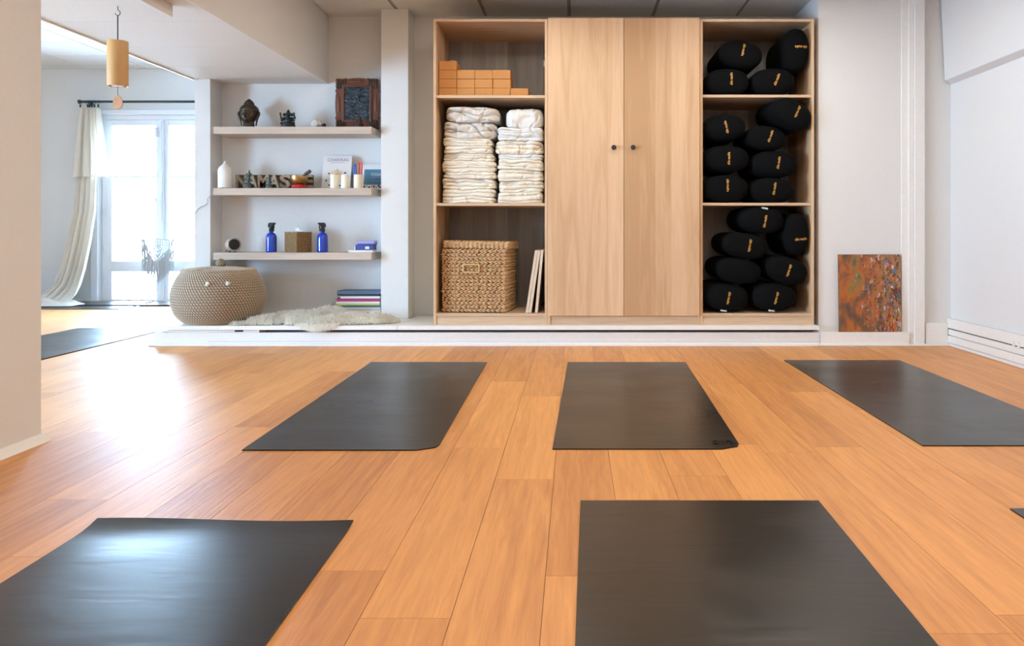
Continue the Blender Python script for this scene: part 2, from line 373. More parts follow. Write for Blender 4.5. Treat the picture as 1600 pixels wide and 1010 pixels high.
class MB:
    def __init__(self):
        self.v = []; self.f = []

    def add(self, vs, fs, mat=None):
        o = len(self.v)
        for p in vs:
            p = Vector(p)
            self.v.append(mat @ p if mat is not None else p)
        self.f += [tuple(i + o for i in f) for f in fs]
        return self

    def box(self, x0, x1, y0, y1, z0, z1, mat=None):
        vs = [(x0, y0, z0), (x1, y0, z0), (x1, y1, z0), (x0, y1, z0), (x0, y0, z1), (x1, y0, z1), (x1, y1, z1), (x0, y1, z1)]
        return self.add(vs, [(0, 3, 2, 1), (4, 5, 6, 7), (0, 1, 5, 4), (1, 2, 6, 5), (2, 3, 7, 6), (3, 0, 4, 7)], mat)

    def ell(self, c, r, rot=None, seg=16, rings=10, fn=None):
        vs = []; fs = []
        Mx = Matrix.Translation(c) @ (rot.to_4x4() if rot is not None else Matrix.Identity(4))
        for j in range(1, rings):
            t = PI * j / rings
            for i in range(seg):
                a = 2 * PI * i / seg
                p = Vector((math.sin(t) * math.cos(a), math.sin(t) * math.sin(a), math.cos(t)))
                if fn: p = fn(p)
                vs.append((p.x * r[0], p.y * r[1], p.z * r[2]))
        pt = Vector((0, 0, 1)); pb = Vector((0, 0, -1))
        if fn: pt = fn(pt); pb = fn(pb)
        vs.append((pt.x * r[0], pt.y * r[1], pt.z * r[2])); vs.append((pb.x * r[0], pb.y * r[1], pb.z * r[2]))
        for j in range(rings - 2):
            for i in range(seg):
                a = j * seg + i; b2 = j * seg + (i + 1) % seg
                fs.append((a, a + seg, b2 + seg, b2))
        n = len(vs)
        for i in range(seg):
            fs.append((n - 2, i, (i + 1) % seg))
            o = (rings - 2) * seg
            fs.append((n - 1, o + (i + 1) % seg, o + i))
        return self.add(vs, fs, Mx)

    def lathe(self, prof, c=(0, 0, 0), seg=32, mat=None, cap=True):
        vs = []; fs = []
        for (r, z) in prof:
            for i in range(seg):
                a = 2 * PI * i / seg
                vs.append((c[0] + r * math.cos(a), c[1] + r * math.sin(a), c[2] + z))
        for j in range(len(prof) - 1):
            for i in range(seg):
                i2 = (i + 1) % seg
                fs.append((j * seg + i, j * seg + i2, (j + 1) * seg + i2, (j + 1) * seg + i))
        if cap:
            fs.append(tuple(range(seg))[::-1])
            o = (len(prof) - 1) * seg
            fs.append(tuple(range(o, o + seg)))
        return self.add(vs, fs, mat)

    def tube(self, pts, r, seg=8, mat=None, closed=False):
        pts = [Vector(p) for p in pts]
        n = len(pts)
        rr = r if isinstance(r, (list, tuple)) else [r] * n
        vs = []; fs = []
        up = Vector((0.13, 0.31, 0.94)).normalized()
        prev = None
        for k, p in enumerate(pts):
            a = pts[(k - 1) % n] if (closed or k > 0) else p
            b2 = pts[(k + 1) % n] if (closed or k < n - 1) else p
            t = (b2 - a)
            t = t.normalized() if t.length > 1e-9 else Vector((0, 0, 1))
            if prev is None:
                u = t.cross(up)
                if u.length < 1e-3: u = t.cross(Vector((1, 0, 0)))
            else:
                u = prev - t * prev.dot(t)
            u.normalize(); prev = u
            v2 = t.cross(u)
            for i in range(seg):
                an = 2 * PI * i / seg
                vs.append(p + (u * math.cos(an) + v2 * math.sin(an)) * rr[k])
        m2 = n if closed else n - 1
        for k in range(m2):
            k2 = (k + 1) % n
            for i in range(seg):
                i2 = (i + 1) % seg
                fs.append((k * seg + i, k * seg + i2, k2 * seg + i2, k2 * seg + i))
        if not closed:
            fs.append(tuple(range(seg))[::-1]); o = (n - 1) * seg
            fs.append(tuple(range(o, o + seg)))
        return self.add(vs, fs, mat)

    def prism(self, poly, y0, y1, mat=None):
        """polygon in x,z (counter-clockwise seen from -y) pushed from y0 to y1"""
        n = len(poly)
        vs = [(x, y0, z) for x, z in poly] + [(x, y1, z) for x, z in poly]
        fs = [tuple(range(n)), tuple(range(2 * n - 1, n - 1, -1))]
        fs += [(i, n + i, n + (i + 1) % n, (i + 1) % n) for i in range(n)]
        return self.add(vs, fs, mat)

    def mesh(self, name, off=Vector((0, 0, 0)), smooth=None):
        me = bpy.data.meshes.new(name)
        me.from_pydata([tuple(p - off) for p in self.v], [], self.f)
        me.validate(); me.update()
        if smooth is not None:
            me.shade_smooth()
            if smooth < 179: me.set_sharp_from_angle(angle=R(smooth))
        return me

    def build(self, name, mat, parent=None, smooth=None, bevel=0, local=False, kind=None):
        off = Vector((0, 0, 0))
        if parent is not None and not local:
            r = parent
            while r.parent is not None: r = r.parent
            off = r.location.copy()
        me = self.mesh(name, off, smooth)
        return place(name, me, mat, parent, bevel, kind)


def place(name, me, mat, parent=None, bevel=0, kind=None):
    if mat is not None and not me.materials:
        me.materials.append(MATS[mat] if isinstance(mat, str) else mat)
    o = bpy.data.objects.new(name, me)
    C.objects.link(o)
    if parent is not None: o.parent = parent
    if bevel:
        bm = o.modifiers.new('edge', 'BEVEL'); bm.width = bevel; bm.segments = 2; bm.limit_method = 'ANGLE'
    if kind: o['kind'] = kind
    return o


def tag(o, label, cat, group=None, kind=None):
    o['label'] = label; o['category'] = cat
    if group: o['group'] = group
    if kind: o['kind'] = kind
    return o


def thing(name, label, cat, loc=(0, 0, 0), group=None, rotz=0):
    o = bpy.data.objects.new(name, None)
    o.empty_display_size = 0.05
    C.objects.link(o)
    o.location = loc; o.rotation_euler = (0, 0, rotz)
    return tag(o, label, cat, group)


def struct(name, mb, mat, label, cat, bevel=0):
    o = mb.build(name, mat, None, None, bevel)
    o['kind'] = 'structure'
    return tag(o, label, cat)


def text_mesh(s, size=1.0, extrude=0.0, offset=0.0, align='CENTER'):
    cu = bpy.data.curves.new('lettering', 'FONT')
    cu.body = s; cu.size = size; cu.extrude = extrude; cu.offset = offset
    cu.align_x = align; cu.align_y = 'CENTER'
    cu.resolution_u = 3
    o = bpy.data.objects.new('lettering', cu)
    C.objects.link(o)
    dg = bpy.context.evaluated_depsgraph_get()
    me = bpy.data.meshes.new_from_object(o.evaluated_get(dg))
    vs = [v.co.copy() for v in me.vertices]; fs = [tuple(p.vertices) for p in me.polygons]
    bpy.data.meshes.remove(me)
    bpy.data.objects.remove(o); bpy.data.curves.remove(cu)
    return vs, fs


def fit_text(s, width, height, extrude=0.0, offset=0.0):
    """lettering in x (right) and z (up), centred on the origin, facing -y"""
    vs, fs = text_mesh(s, 1.0, 0.05 if extrude else 0.0, offset)
    x0 = min(v.x for v in vs); x1 = max(v.x for v in vs); y0 = min(v.y for v in vs); y1 = max(v.y for v in vs)
    out = []
    for v in vs:
        out.append(Vector(((v.x - (x0 + x1) / 2) / (x1 - x0) * width, -v.z / 0.05 * extrude if extrude else 0.0, (v.y - (y0 + y1) / 2) / (y1 - y0) * height)))
    return out, fs


random.seed(7)

# ------------------------------------------------------------------ levels and planes of the place
CEIL, FARCEIL, SOFFIT = 2.32, 2.45, 1.829
YB = 5.85                    # back wall
YW = 8.40                    # far wall with the French window
XR = 2.48                    # right wall
XF = -6.5                    # left wall of the far room
YN = -3.0                    # wall behind the viewpoint
YCAB = 5.25                  # front of the cabinets
PLAT = 0.135                 # top of the platform

# ------------------------------------------------------------------ floor with planks
fl = struct('floor', MB().box(XF - 0.1, XR + 0.1, YN - 0.1, YW + 0.45, -0.12, -0.005), 'subfloor', 'warm oak plank floor running through both rooms', 'floor')
PW, PL = 0.178, 1.22
pmesh = MB().box(0.0006, PW - 0.0006, 0.0006, PL - 0.0006, -0.006, 0.0).mesh('plank')
pmesh.materials.append(MATS['floor_plank'])
cands = []
k0 = int(math.floor((XF - (-0.242)) / PW)) + 0
rng = random.Random(11)
for k in range(k0, 17):
    x = -0.242 + k * PW
    if x > XR + 0.05: continue
    off = {0: 2.43 - 2 * PL, 1: 2.77 - 2 * PL + 0.2, 3: 2.464 - 2 * PL}.get(k, rng.random() * PL)
    y = YN + ((off - YN) % PL) - PL
    while y < YW + 0.2:
        y0, y1 = max(y, YN), min(y + PL, YW + 0.02)
        if y1 - y0 > 0.02 and x + PW > XF:
            yc = (y0 + y1) / 2
            vis = False
            best = 0.0
            if y1 > 1.2:
                yy = max(yc, 1.5)
                for xs in (x, x + PW):
                    for ys in (max(y0, 1.45), y1):
                        px = VX + xs / ys * F
                        if -60 < px < 1660: vis = True
                if x < -1.95 and yc < 2.6: vis = False
                if x > -2.6 and yc > 5.7: vis = False
                best = (PW / yy) * ((y1 - y0) / yy / yy)
            cands.append((best if vis else 0.0, x, y0, y1))
        y += PL
cands.sort(key=lambda c: -c[0])
rest = MB()
for i, (sc_, x, y0, y1) in enumerate(cands):
    if i < 300 and sc_ > 0:
        o = bpy.data.objects.new('plank', pmesh)
        C.objects.link(o); o.parent = fl
        o.location = (x, y0, 0); o.scale = (1, (y1 - y0) / PL, 1)
    else:
        rest.box(x + 0.0006, x + PW - 0.0006, y0 + 0.0006, y1 - 0.0006, -0.006, 0.0)
rest.build('plank_field', 'floor_plank', fl, kind='stuff')

# ------------------------------------------------------------------ walls
struct('wall_back', MB().box(-2.58, 1.606, YB, YB + 0.12, 0, CEIL + 0.2), 'wall_paint', 'white back wall behind the floating shelves and cabinets', 'wall')
struct('wall_column', MB().box(-1.366, -1.173, 5.64, YB, 0.0885, CEIL), 'wall_paint', 'white square column between shelf niche and cabinets', 'column', 0.004)
struct('wall_partition', MB().box(-2.692, -2.58, 5.665, YW + 0.02, 0, FARCEIL + 0.1), 'wall_paint', 'end of white partition wall left of the shelf niche', 'wall', 0.003)
struct('wall_alcove', MB().box(1.606, XR + 0.1, 5.275, YB + 0.12, 0, CEIL + 0.2), 'wall_paint', 'white wall section right of the cabinets behind the painting', 'wall', 0.003)
struct('wall_right', MB().box(XR, XR + 0.12, YN, 5.275, 0, CEIL + 0.2), 'wall_paint', 'plain white wall on the right side of the room', 'wall')
struct('wall_rear', MB().box(XF, XR + 0.1, YN - 0.12, YN, 0, FARCEIL + 0.1), 'wall_paint', 'white wall behind the viewpoint', 'wall')
struct('wall_left', MB().box(-2.2, -1.913, YN, 2.87, 0, SOFFIT).box(-1.932, -1.913, 2.87, 3.81, 1.772, SOFFIT), 'wall_paint', 'cream lit wall end and lintel at the left edge', 'wall', 0.003)
WX0, WX1, WZ1 = -5.0, -3.71, 1.975
mb = MB().box(XF, WX0, YW, YW + 0.32, 0, FARCEIL + 0.1).box(WX1, -2.6, YW, YW + 0.32, 0, FARCEIL + 0.1).box(WX0, WX1, YW, YW + 0.32, WZ1, FARCEIL + 0.1)
struct('wall_far', mb, 'wall_paint', 'bluish white wall around the French window', 'wall')
mb = MB().box(XF - 0.3, XF, YN, -0.1, 0, FARCEIL + 0.1).box(XF - 0.3, XF, 2.9, 5.7, 0, FARCEIL + 0.1).box(XF - 0.3, XF, 6.7, YW + 0.32, 0, FARCEIL + 0.1)
mb.box(XF - 0.3, XF, -0.1, 2.9, 1.975, FARCEIL + 0.1).box(XF - 0.3, XF, 5.7, 6.7, 1.975, FARCEIL + 0.1)
struct('wall_far_left', mb, 'wall_paint', 'far left wall of the second room around another window', 'wall')
# small coved skirting along the left wall
mb = MB().add([(-1.913, YN, 0.028), (-1.913, 2.885, 0.028), (-1.886, 2.885, 0.0), (-1.886, YN, 0.0), (-1.93, YN, 0.0), (-1.93, 2.885, 0.0)],
              [(0, 3, 2, 1), (0, 1, 5, 4), (1, 2, 5), (0, 4, 3), (3, 4, 5, 2)])
struct('baseboard_left', mb, 'trim_paint', 'thin white floor trim along the left wall', 'baseboard')

# right wall: skirting with cable duct, upper boxing
bb = struct('baseboard_right', MB().box(2.462, XR, YN, 5.275, 0, 0.172), 'trim_paint', 'deep white skirting board with cable grooves on the right wall', 'baseboard', 0.004)
MB().box(2.447, 2.462, YN, 5.262, 0.116, 0.180).build('top_board', 'trim_paint', bb, bevel=0.004)
MB().box(2.445, 2.462, YN, 5.262, 0.022, 0.068).build('bottom_board', 'trim_paint', bb, bevel=0.003)
MB().box(2.450, 2.462, YN, 5.262, 0.072, 0.110).build('middle_board', 'trim_paint', bb, bevel=0.003)
MB().box(2.448, 2.462, YN, 5.262, 0.0, 0.020).build('shoe_strip', 'trim_paint', bb, bevel=0.003)
MB().box(2.455, 2.462, YN, 5.258, 0.110, 0.116).build('shadow_groove', 'gap_shade', bb)
for yy in (4.455, 4.405):
    MB().box(2.440, 2.449, yy - 0.009, yy + 0.009, 0.108, 0.138).build('clip', 'trim_paint', bb, bevel=0.002)
struct('trim_1', MB().add([(2.432, YN, 1.742), (XR, YN, 1.716), (XR, YN, CEIL), (2.405, YN, CEIL), (2.432, 5.262, 1.742), (XR, 5.262, 1.716), (XR, 5.262, CEIL), (2.405, 5.262, CEIL)],
       [(0, 1, 5, 4), (1, 2, 6, 5), (2, 3, 7, 6), (3, 0, 4, 7), (0, 3, 2, 1), (4, 5, 6, 7)]), 'wall_paint', 'white boxing along the top of the right wall', 'trim', 0.004)
t2 = struct('trim_2', MB().box(2.19, 2.225, 5.245, 5.275, 0.0, CEIL), 'trim_paint', 'narrow upright white trim boards beside the painting', 'trim', 0.003)
MB().box(2.225, 2.292, 5.235, 5.275, 0.0, CEIL).build('upright_board', 'trim_paint', t2, bevel=0.003)
MB().box(2.15, 2.19, 5.262, 5.275, 0.0, CEIL).build('upright_board', 'trim_paint', t2, bevel=0.002)
MB().box(2.2925, 2.299, 5.250, 5.275, 0.012, 0.125).build('shadow_gap', 'gap_shade', t2)
struct('trim_3', MB().box(2.299, 2.447, 5.243, 5.275, 0.0, 0.148), 'trim_paint', 'square white skirting block in the right corner', 'trim', 0.003)
struct('trim_4', MB().box(1.59, 2.447, 5.218, 5.232, 0.0, 0.014), 'trim_paint', 'thin white floor strip under the painting ledge', 'trim', 0.003)

# platform in front of the back wall
pf = thing('platform', 'low white painted platform carrying the cabinets and baskets', 'platform', (-0.6, 5.5, 0))
xl = -2.752
MB().box(xl, 1.604, 5.23, 5.66, 0.0, 0.088).build('riser', 'trim_paint', pf, bevel=0.003)
MB().box(-2.578, 1.604, 5.661, YB - 0.004, 0.0, 0.088).build('riser_rear', 'trim_paint', pf)
MB().box(1.606, 2.19, 5.232, 5.274, 0.0, 0.090).build('ledge', 'trim_paint', pf, bevel=0.003)
MB().box(xl - 0.03, 1.588, 5.212, 5.2295, 0.0, 0.016).build('floor_strip', 'trim_paint', pf, bevel=0.003)
MB().box(-2.40, 1.604, 5.2285, 5.2295, 0.028, 0.030).build('joint_line', 'ink_grey', pf)
MB().box(-2.66, -2.06, 5.225, 5.655, 0.0885, 0.1075).build('batten', 'trim_paint', pf, bevel=0.002)
MB().box(-2.04, 1.58, 5.285, 5.635, 0.0885, 0.1075).build('batten', 'gap_shade', pf)  # coloured near black as the shade of the recess under the boards
MB().box(-2.22, -2.165, 5.2235, 5.2255, 0.093, 0.105).build('slot', 'gap_shade', pf)  # dark block painting the shade inside a small hole
MB().box(-2.766, -2.314, 5.20, 5.66, 0.108, PLAT).build('top_board', 'trim_paint', pf, bevel=0.002)
MB().box(-2.577, -2.314, 5.661, YB - 0.003, 0.108, PLAT).build('top_board', 'trim_paint', pf, bevel=0.002)
MB().box(-2.312, -1.155, 5.20, 5.637, 0.108, PLAT).build('top_board', 'trim_paint', pf, bevel=0.002)
MB().box(-2.312, -1.368, 5.6375, YB - 0.003, 0.108, PLAT).build('top_board', 'trim_paint', pf, bevel=0.002)
MB().box(-1.153, 1.590, 5.20, YB - 0.003, 0.108, PLAT).build('top_board', 'trim_paint', pf, bevel=0.002)

# ------------------------------------------------------------------ ceilings
ce = struct('ceiling', MB().box(-1.80, XR + 0.1, YN, YB + 0.1, CEIL + 0.02, CEIL + 0.12), 'ceiling_bar', 'grey suspended tile ceiling over the main room', 'ceiling')
GX = [-0.65 + 0.61 * k for k in range(-2, 6)]
GX = [-1.80] + [g for g in GX if -1.75 < g < XR] + [XR]
GY = [YB - 0.6 * k for k in range(0, 15)]
for i in range(len(GX) - 1):
    for j in range(len(GY) - 1):
        MB().box(GX[i] + 0.013, GX[i + 1] - 0.013, GY[j + 1] + 0.013, GY[j] - (0.001 if j == 0 else 0.013), CEIL, CEIL + 0.02).build('ceiling_tile', 'ceiling_tile', ce)
for g in GX[1:-1]:
    MB().box(g - 0.012, g + 0.012, GY[-1], YB - 0.001, CEIL + 0.004, CEIL + 0.0199).build('grid_bar', 'ceiling_bar', ce)
cs = struct('ceiling_beam', MB().box(-2.70, -1.815, YN, YB, SOFFIT + 0.015, CEIL + 0.3), 'wall_paint', 'low boxed beam with tiled underside between the rooms', 'ceiling', 0.0)
MB().box(-1.815, -1.80, YN, YB, SOFFIT, CEIL + 0.02).build('side_board', 'wall_paint', cs)
sy = [YB, 5.247, 4.67, 4.10, 3.53, 2.95, 2.37, 1.8]
for a, b_ in zip(sy[:-1], sy[1:]):
    MB().box(-2.694, -1.816, b_ + 0.0025, a - 0.0025, SOFFIT, SOFFIT + 0.014).build('soffit_panel', 'ceiling_tile', cs)
MB().box(-2.708, -2.694, YN, 5.66, SOFFIT - 0.008, SOFFIT + 0.05).build('edge_strip', 'trim_paint', cs, bevel=0.002)
cf = struct('ceiling_far', MB().box(XF, -2.70, YN, YW, FARCEIL + 0.02, FARCEIL + 0.12), 'ceiling_bar', 'white tile ceiling of the far room by the window', 'ceiling')
FX = [-5.08 + 0.615 * k for k in range(-2, 4)]
FX = [XF] + [g for g in FX if XF + 0.1 < g < -2.85] + [-2.70]
FY = [YW, 8.17 - 0.0, 7.76, 7.18] + [7.18 - 0.59 * k for k in range(1, 12)]
for i in range(len(FX) - 1):
    for j in range(len(FY) - 1):
        MB().box(FX[i] + 0.005, FX[i + 1] - 0.005, FY[j + 1] + 0.005, FY[j] - 0.005, FARCEIL, FARCEIL + 0.02).build('ceiling_tile', 'ceiling_tile', cf)

# ceiling lights of the main room, let into the grid outside the frame; the rear wall row is added fill
for (lx, ly, nm_) in ((-0.345, 4.35, 'over the rear mats near the beam'), (1.18, 4.35, 'over the middle of the rear mats'),
                      (-0.345, 1.95, 'over the front mats near the beam'), (1.18, 1.95, 'over the middle of the front mats'), (-0.345, -0.45, 'behind the viewpoint near the beam'), (1.18, -0.45, 'behind the viewpoint in the middle'), (-1.1, -2.1, 'added for fill at the rear wall near the beam'), (0.27, -2.1, 'added for fill at the middle of the rear wall'), (1.6, -2.1, 'added for fill at the rear wall near the right wall')):
    t = thing('ceiling_light', 'square warm light panel in the ceiling ' + nm_, 'light', (lx, ly, CEIL - 0.03), 'ceiling light panels')
    MB().box(lx - 0.29, lx + 0.29, ly - 0.29, ly + 0.29, CEIL - 0.026, CEIL).build('housing', 'trim_paint', t, bevel=0.003)
    MB().box(lx - 0.27, lx + 0.27, ly - 0.27, ly + 0.27, CEIL - 0.030, CEIL - 0.0262).build('diffuser', 'lit_diffuser', t)

# ------------------------------------------------------------------ windows
def french_window(name, label, cx, half, ztop, place_fn):
    """place_fn maps local (across, depth, z) boxes to the wall; depth 0 is the room face"""
    def bx(mb, a0, a1, d0, d1, z0, z1):
        (x0, y0), (x1, y1) = place_fn(a0, d0), place_fn(a1, d1)
        return mb.box(min(x0, x1), max(x0, x1), min(y0, y1), max(y0, y1), z0, z1)
    x_, y_ = place_fn(cx, 0.1)
    fr_ = MB()
    bx(fr_, cx - half, cx - half + 0.045, 0.06, 0.14, 0, ztop); bx(fr_, cx + half - 0.045, cx + half, 0.06, 0.14, 0, ztop)
    bx(fr_, cx - half + 0.045, cx + half - 0.045, 0.06, 0.14, ztop - 0.05, ztop); bx(fr_, cx - half + 0.045, cx + half - 0.045, 0.06, 0.14, 0, 0.012)
    root = fr_.build(name, 'window_paint', None, bevel=0.004)
    root['kind'] = 'structure'; tag(root, label, 'window')
    cas = MB()
    bx(cas, cx - half - 0.075, cx - half, -0.02, 0.0, 0, ztop + 0.05); bx(cas, cx + half, cx + half + 0.075, -0.02, 0.0, 0, ztop + 0.05)
    bx(cas, cx - half, cx + half, -0.02, 0.0, ztop, ztop + 0.05)
    cas.build('casing', 'window_paint', root, bevel=0.005)
    zt = ztop - 0.052
    for s in (-1, 1):
        a_out = cx + s * (half - 0.047); a_in = cx + s * 0.004
        lo, hi = min(a_out, a_in), max(a_out, a_in)
        sm = MB()
        bx(sm, lo, lo + 0.062, 0.05, 0.10, 0.014, zt); bx(sm, hi - 0.062, hi, 0.05, 0.10, 0.014, zt)
        bx(sm, lo + 0.062, hi - 0.062, 0.05, 0.10, zt - 0.058, zt); bx(sm, lo + 0.062, hi - 0.062, 0.05, 0.10, 0.014, 0.028)
        bx(sm, lo + 0.062, hi - 0.062, 0.05, 0.10, 0.320, 0.430)
        sash = sm.build('sash', 'window_paint', root, bevel=0.004)
        mu = MB(); bx(mu, lo + 0.06, hi - 0.06, 0.055, 0.095, 1.312, 1.334); mu.build('muntin', 'window_paint', sash, bevel=0.003)
        gv = MB(); bx(gv, lo + 0.02, hi - 0.02, 0.046, 0.0498, 0.368, 0.374); gv.build('rail_bead', 'trim_paint', sash)
        for (z0, z1) in ((0.028, 0.320), (0.430, 1.312), (1.334, zt - 0.058)):
            pa = MB(); bx(pa, lo + 0.06, hi - 0.06, 0.072, 0.076, z0, z1); pa.build('pane', 'window_glass', sash)
        for hz in (0.25, 0.55, 0.95, 1.6):
            hg = MB(); xx, yy = place_fn(cx + s * (half - 0.04), 0.045); hg.lathe([(0.008, -0.045), (0.008, 0.045)], (xx, yy, hz), 8); hg.build('hinge', 'window_paint', sash, smooth=40)
    ast = MB(); bx(ast, cx - 0.02, cx + 0.02, 0.03, 0.05, 0.014, zt); ast.build('cover_strip', 'window_paint', root, bevel=0.004)
    xx, yy = place_fn(cx, 0.018)
    MB().lathe([(0.006, 0.05), (0.006, zt - 0.02)], (xx, yy, 0), 8).build('espagnolette_rod', 'window_paint', root, smooth=40)
    xx2, yy2 = place_fn(cx - 0.07, 0.0)
    MB().tube([(xx, yy, 1.02), ((xx + xx2) / 2, (yy + yy2) / 2, 1.06), (xx2, yy2, 1.12)], [0.011, 0.010, 0.007], 8).build('handle', 'window_paint', root, smooth=40)
    lk = MB(); bx(lk, cx - 0.075, cx - 0.05, 0.03, 0.05, 1.74, 1.84); lk.build('latch', 'window_paint', root, bevel=0.004)


french_window('window_1', 'overexposed white French window with two tall sashes', -4.354, 0.645, WZ1, lambda a, d: (a, YW + d))
french_window('window_2', 'wide white window in the far left wall behind the wall end', 1.4, 1.5, WZ1, lambda a, d: (XF - d, a))
french_window('fill_window', 'narrow white window added for fill in the far left wall near the curtain', 6.2, 0.5, WZ1, lambda a, d: (XF - d, a))  # unseen window, added to brighten the far room


# ------------------------------------------------------------------ yoga mats
def mat_thing(label, xl0, xr0, yfar, xl1, xr1, ynear, round_right=0.0, curl=0.0, seed=0, th=0.0045, wave=0.0):
    nx, ny = 22, 54
    mb = MB(); vs = []
    z_of = {}
    top = []; bot = []
    for j in range(ny + 1):
        t = j / ny
        y = yfar + (ynear - yfar) * t
        xl = xl0 + (xl1 - xl0) * t; xr = xr0 + (xr1 - xr0) * t
        d_end = (y - ynear)
        cut = 0.0
        if round_right and d_end < round_right:
            k = round_right - d_end
            cut = round_right - math.sqrt(max(0, round_right ** 2 - k * k))
        d_far = yfar - y
        cutl = 0.0
        for i in range(nx + 1):
            u = i / nx
            x = xl + cutl + (xr - cut - xl - cutl) * u
            edge = min(u, 1 - u, t, 1 - t) * 8
            e = min(1.0, max(0.0, edge))
            z = th + wave * e * (mnoise.noise(Vector((x * 3.1 + seed, y * 3.1, 0))) * 0.5 + 0.5)
            if curl:
                q = max(0.0, 1 - d_far / 0.10)
                z += curl * q * q * (0.65 + 0.35 * math.sin(u * 5 + 1))
            top.append((x, y, z)); bot.append((x, y, z - th + 0.0003))
    W_ = nx + 1
    n = len(top)
    fs = []
    for j in range(ny):
        for i in range(nx):
            a = j * W_ + i
            fs.append((a, a + W_, a + W_ + 1, a + 1))
            fs.append((n + a, n + a + 1, n + a + W_ + 1, n + a + W_))
    ring = [i for i in range(W_)] + [j * W_ + nx for j in range(1, ny + 1)] + [ny * W_ + i for i in range(nx - 1, -1, -1)] + [j * W_ for j in range(ny - 1, 0, -1)]
    for k in range(len(ring)):
        a, b2 = ring[k], ring[(k + 1) % len(ring)]
        fs.append((a, b2, n + b2, n + a))
    mb.add(top + bot, fs)
    t = thing('yoga_mat', label, 'yoga mat', ((xl0 + xr1) / 2, (yfar + ynear) / 2, 0), 'black yoga mats')
    mb.build('mat_sheet', 'mat_rubber', t, smooth=50)
    return t


mat_thing('black yoga mat in rear row in front of the white column', -1.163, -0.501, 4.571, -1.141, -0.474, 2.743, 0.07, seed=1, wave=0.003)
m2 = mat_thing('black yoga mat in rear row before the closed wardrobe doors', -0.040, 0.633, 4.571, -0.077, 0.577, 2.757, 0.07, seed=2, wave=0.002)
mat_thing('black yoga mat in rear row nearest the abstract painting', 1.213, 1.881, 4.638, 1.217, 1.885, 2.80, 0.07, seed=3, wave=0.003)
mat_thing('black yoga mat with curled far edge, lower left of the picture', -1.229, -0.570, 2.060, -1.20, -0.545, 0.225, 0.07, curl=0.012, seed=4, wave=0.005)
mat_thing('black yoga mat at the bottom middle of the picture', 0.016, 0.679, 2.228, -0.02, 0.632, 0.40, 0.07, seed=5, wave=0.001)
mat_thing('black yoga mat cut off at the right picture edge', 1.178, 1.845, 2.165, 1.17, 1.84, 0.335, 0.07, seed=6, wave=0.001)
mat_thing('black yoga mat in the far room behind the cream wall end', -3.81, -3.107, 6.14, -3.81, -3.107, 4.31, 0.0, seed=7, wave=0.002, th=0.006)
mat_thing('black mat on the floor below the cream curtain', -6.1, -4.36, 7.92, -6.1, -4.36, 7.64, seed=8, th=0.007)
mat_thing('black mat pushed against the foot of the window, beside the curtain', -6.1, -4.42, 8.36, -6.1, -4.36, 7.945, seed=9, th=0.016)
mat_thing('black mat by the window foot beyond the round basket', -4.33, -2.75, 8.36, -4.33, -2.75, 7.95, seed=10, th=0.016)
# small embossed logo on the corner of the middle mat
lg = MB()
lc = Vector((0.523, 2.833, 0.0072))
for (dx, r0) in ((-0.022, 0.011), (0.026, 0.012)):
    pts = [(lc.x + dx + math.cos(a) * r0, lc.y + math.sin(a) * 0.017, lc.z) for a in [PI * (0.35 + k * 0.13) if dx < 0 else PI * (-0.55 + k * 0.13) for k in range(11)]]
    lg.tube(pts, 0.0028, 6)
lg.box(lc.x - 0.014, lc.x + 0.014, lc.y + 0.012, lc.y + 0.017, lc.z - 0.001, lc.z + 0.001)
lg.ell((lc.x + 0.002, lc.y - 0.004, lc.z), (0.004, 0.009, 0.001), seg=8, rings=5)
lg.build('embossed_logo', 'charcoal', m2, smooth=60)

# ------------------------------------------------------------------ cabinets
def carcass(name, label, cat, x0, x1, shelves):
    T = 0.018
    zt = PLAT + 2.01; zb = PLAT + 0.058; yb = YCAB + 0.58
    t = thing(name, label, cat, ((x0 + x1) / 2, YCAB + 0.29, PLAT))
    for xa in (x0 + 0.0005, x1 - T - 0.0005):
        MB().box(xa, xa + T, YCAB, yb, PLAT, zt).build('side_panel', 'cabinet_oak', t, bevel=0.0012)
    MB().box(x0 + T, x1 - T, YCAB, yb, zt - T, zt).build('top_panel', 'cabinet_oak_flat', t, bevel=0.0012)
    MB().box(x0 + T, x1 - T, YCAB, yb, zb, zb + T).build('bottom_panel', 'cabinet_oak_flat', t, bevel=0.0012)
    MB().box(x0 + T, x1 - T, YCAB + 0.006, YCAB + 0.022, PLAT, zb).build('plinth', 'cabinet_oak_flat', t, bevel=0.001)
    MB().box(x0 + T, x1 - T, yb - 0.016, yb - 0.006, zb + T, zt - T).build('back_panel', 'back_oak', t)
    for z in shelves:
        MB().box(x0 + T + 0.001, x1 - T - 0.001, YCAB + 0.004, yb - 0.018, z - T, z).build('shelf', 'cabinet_oak_flat', t, bevel=0.0012)
    return t, zb + T


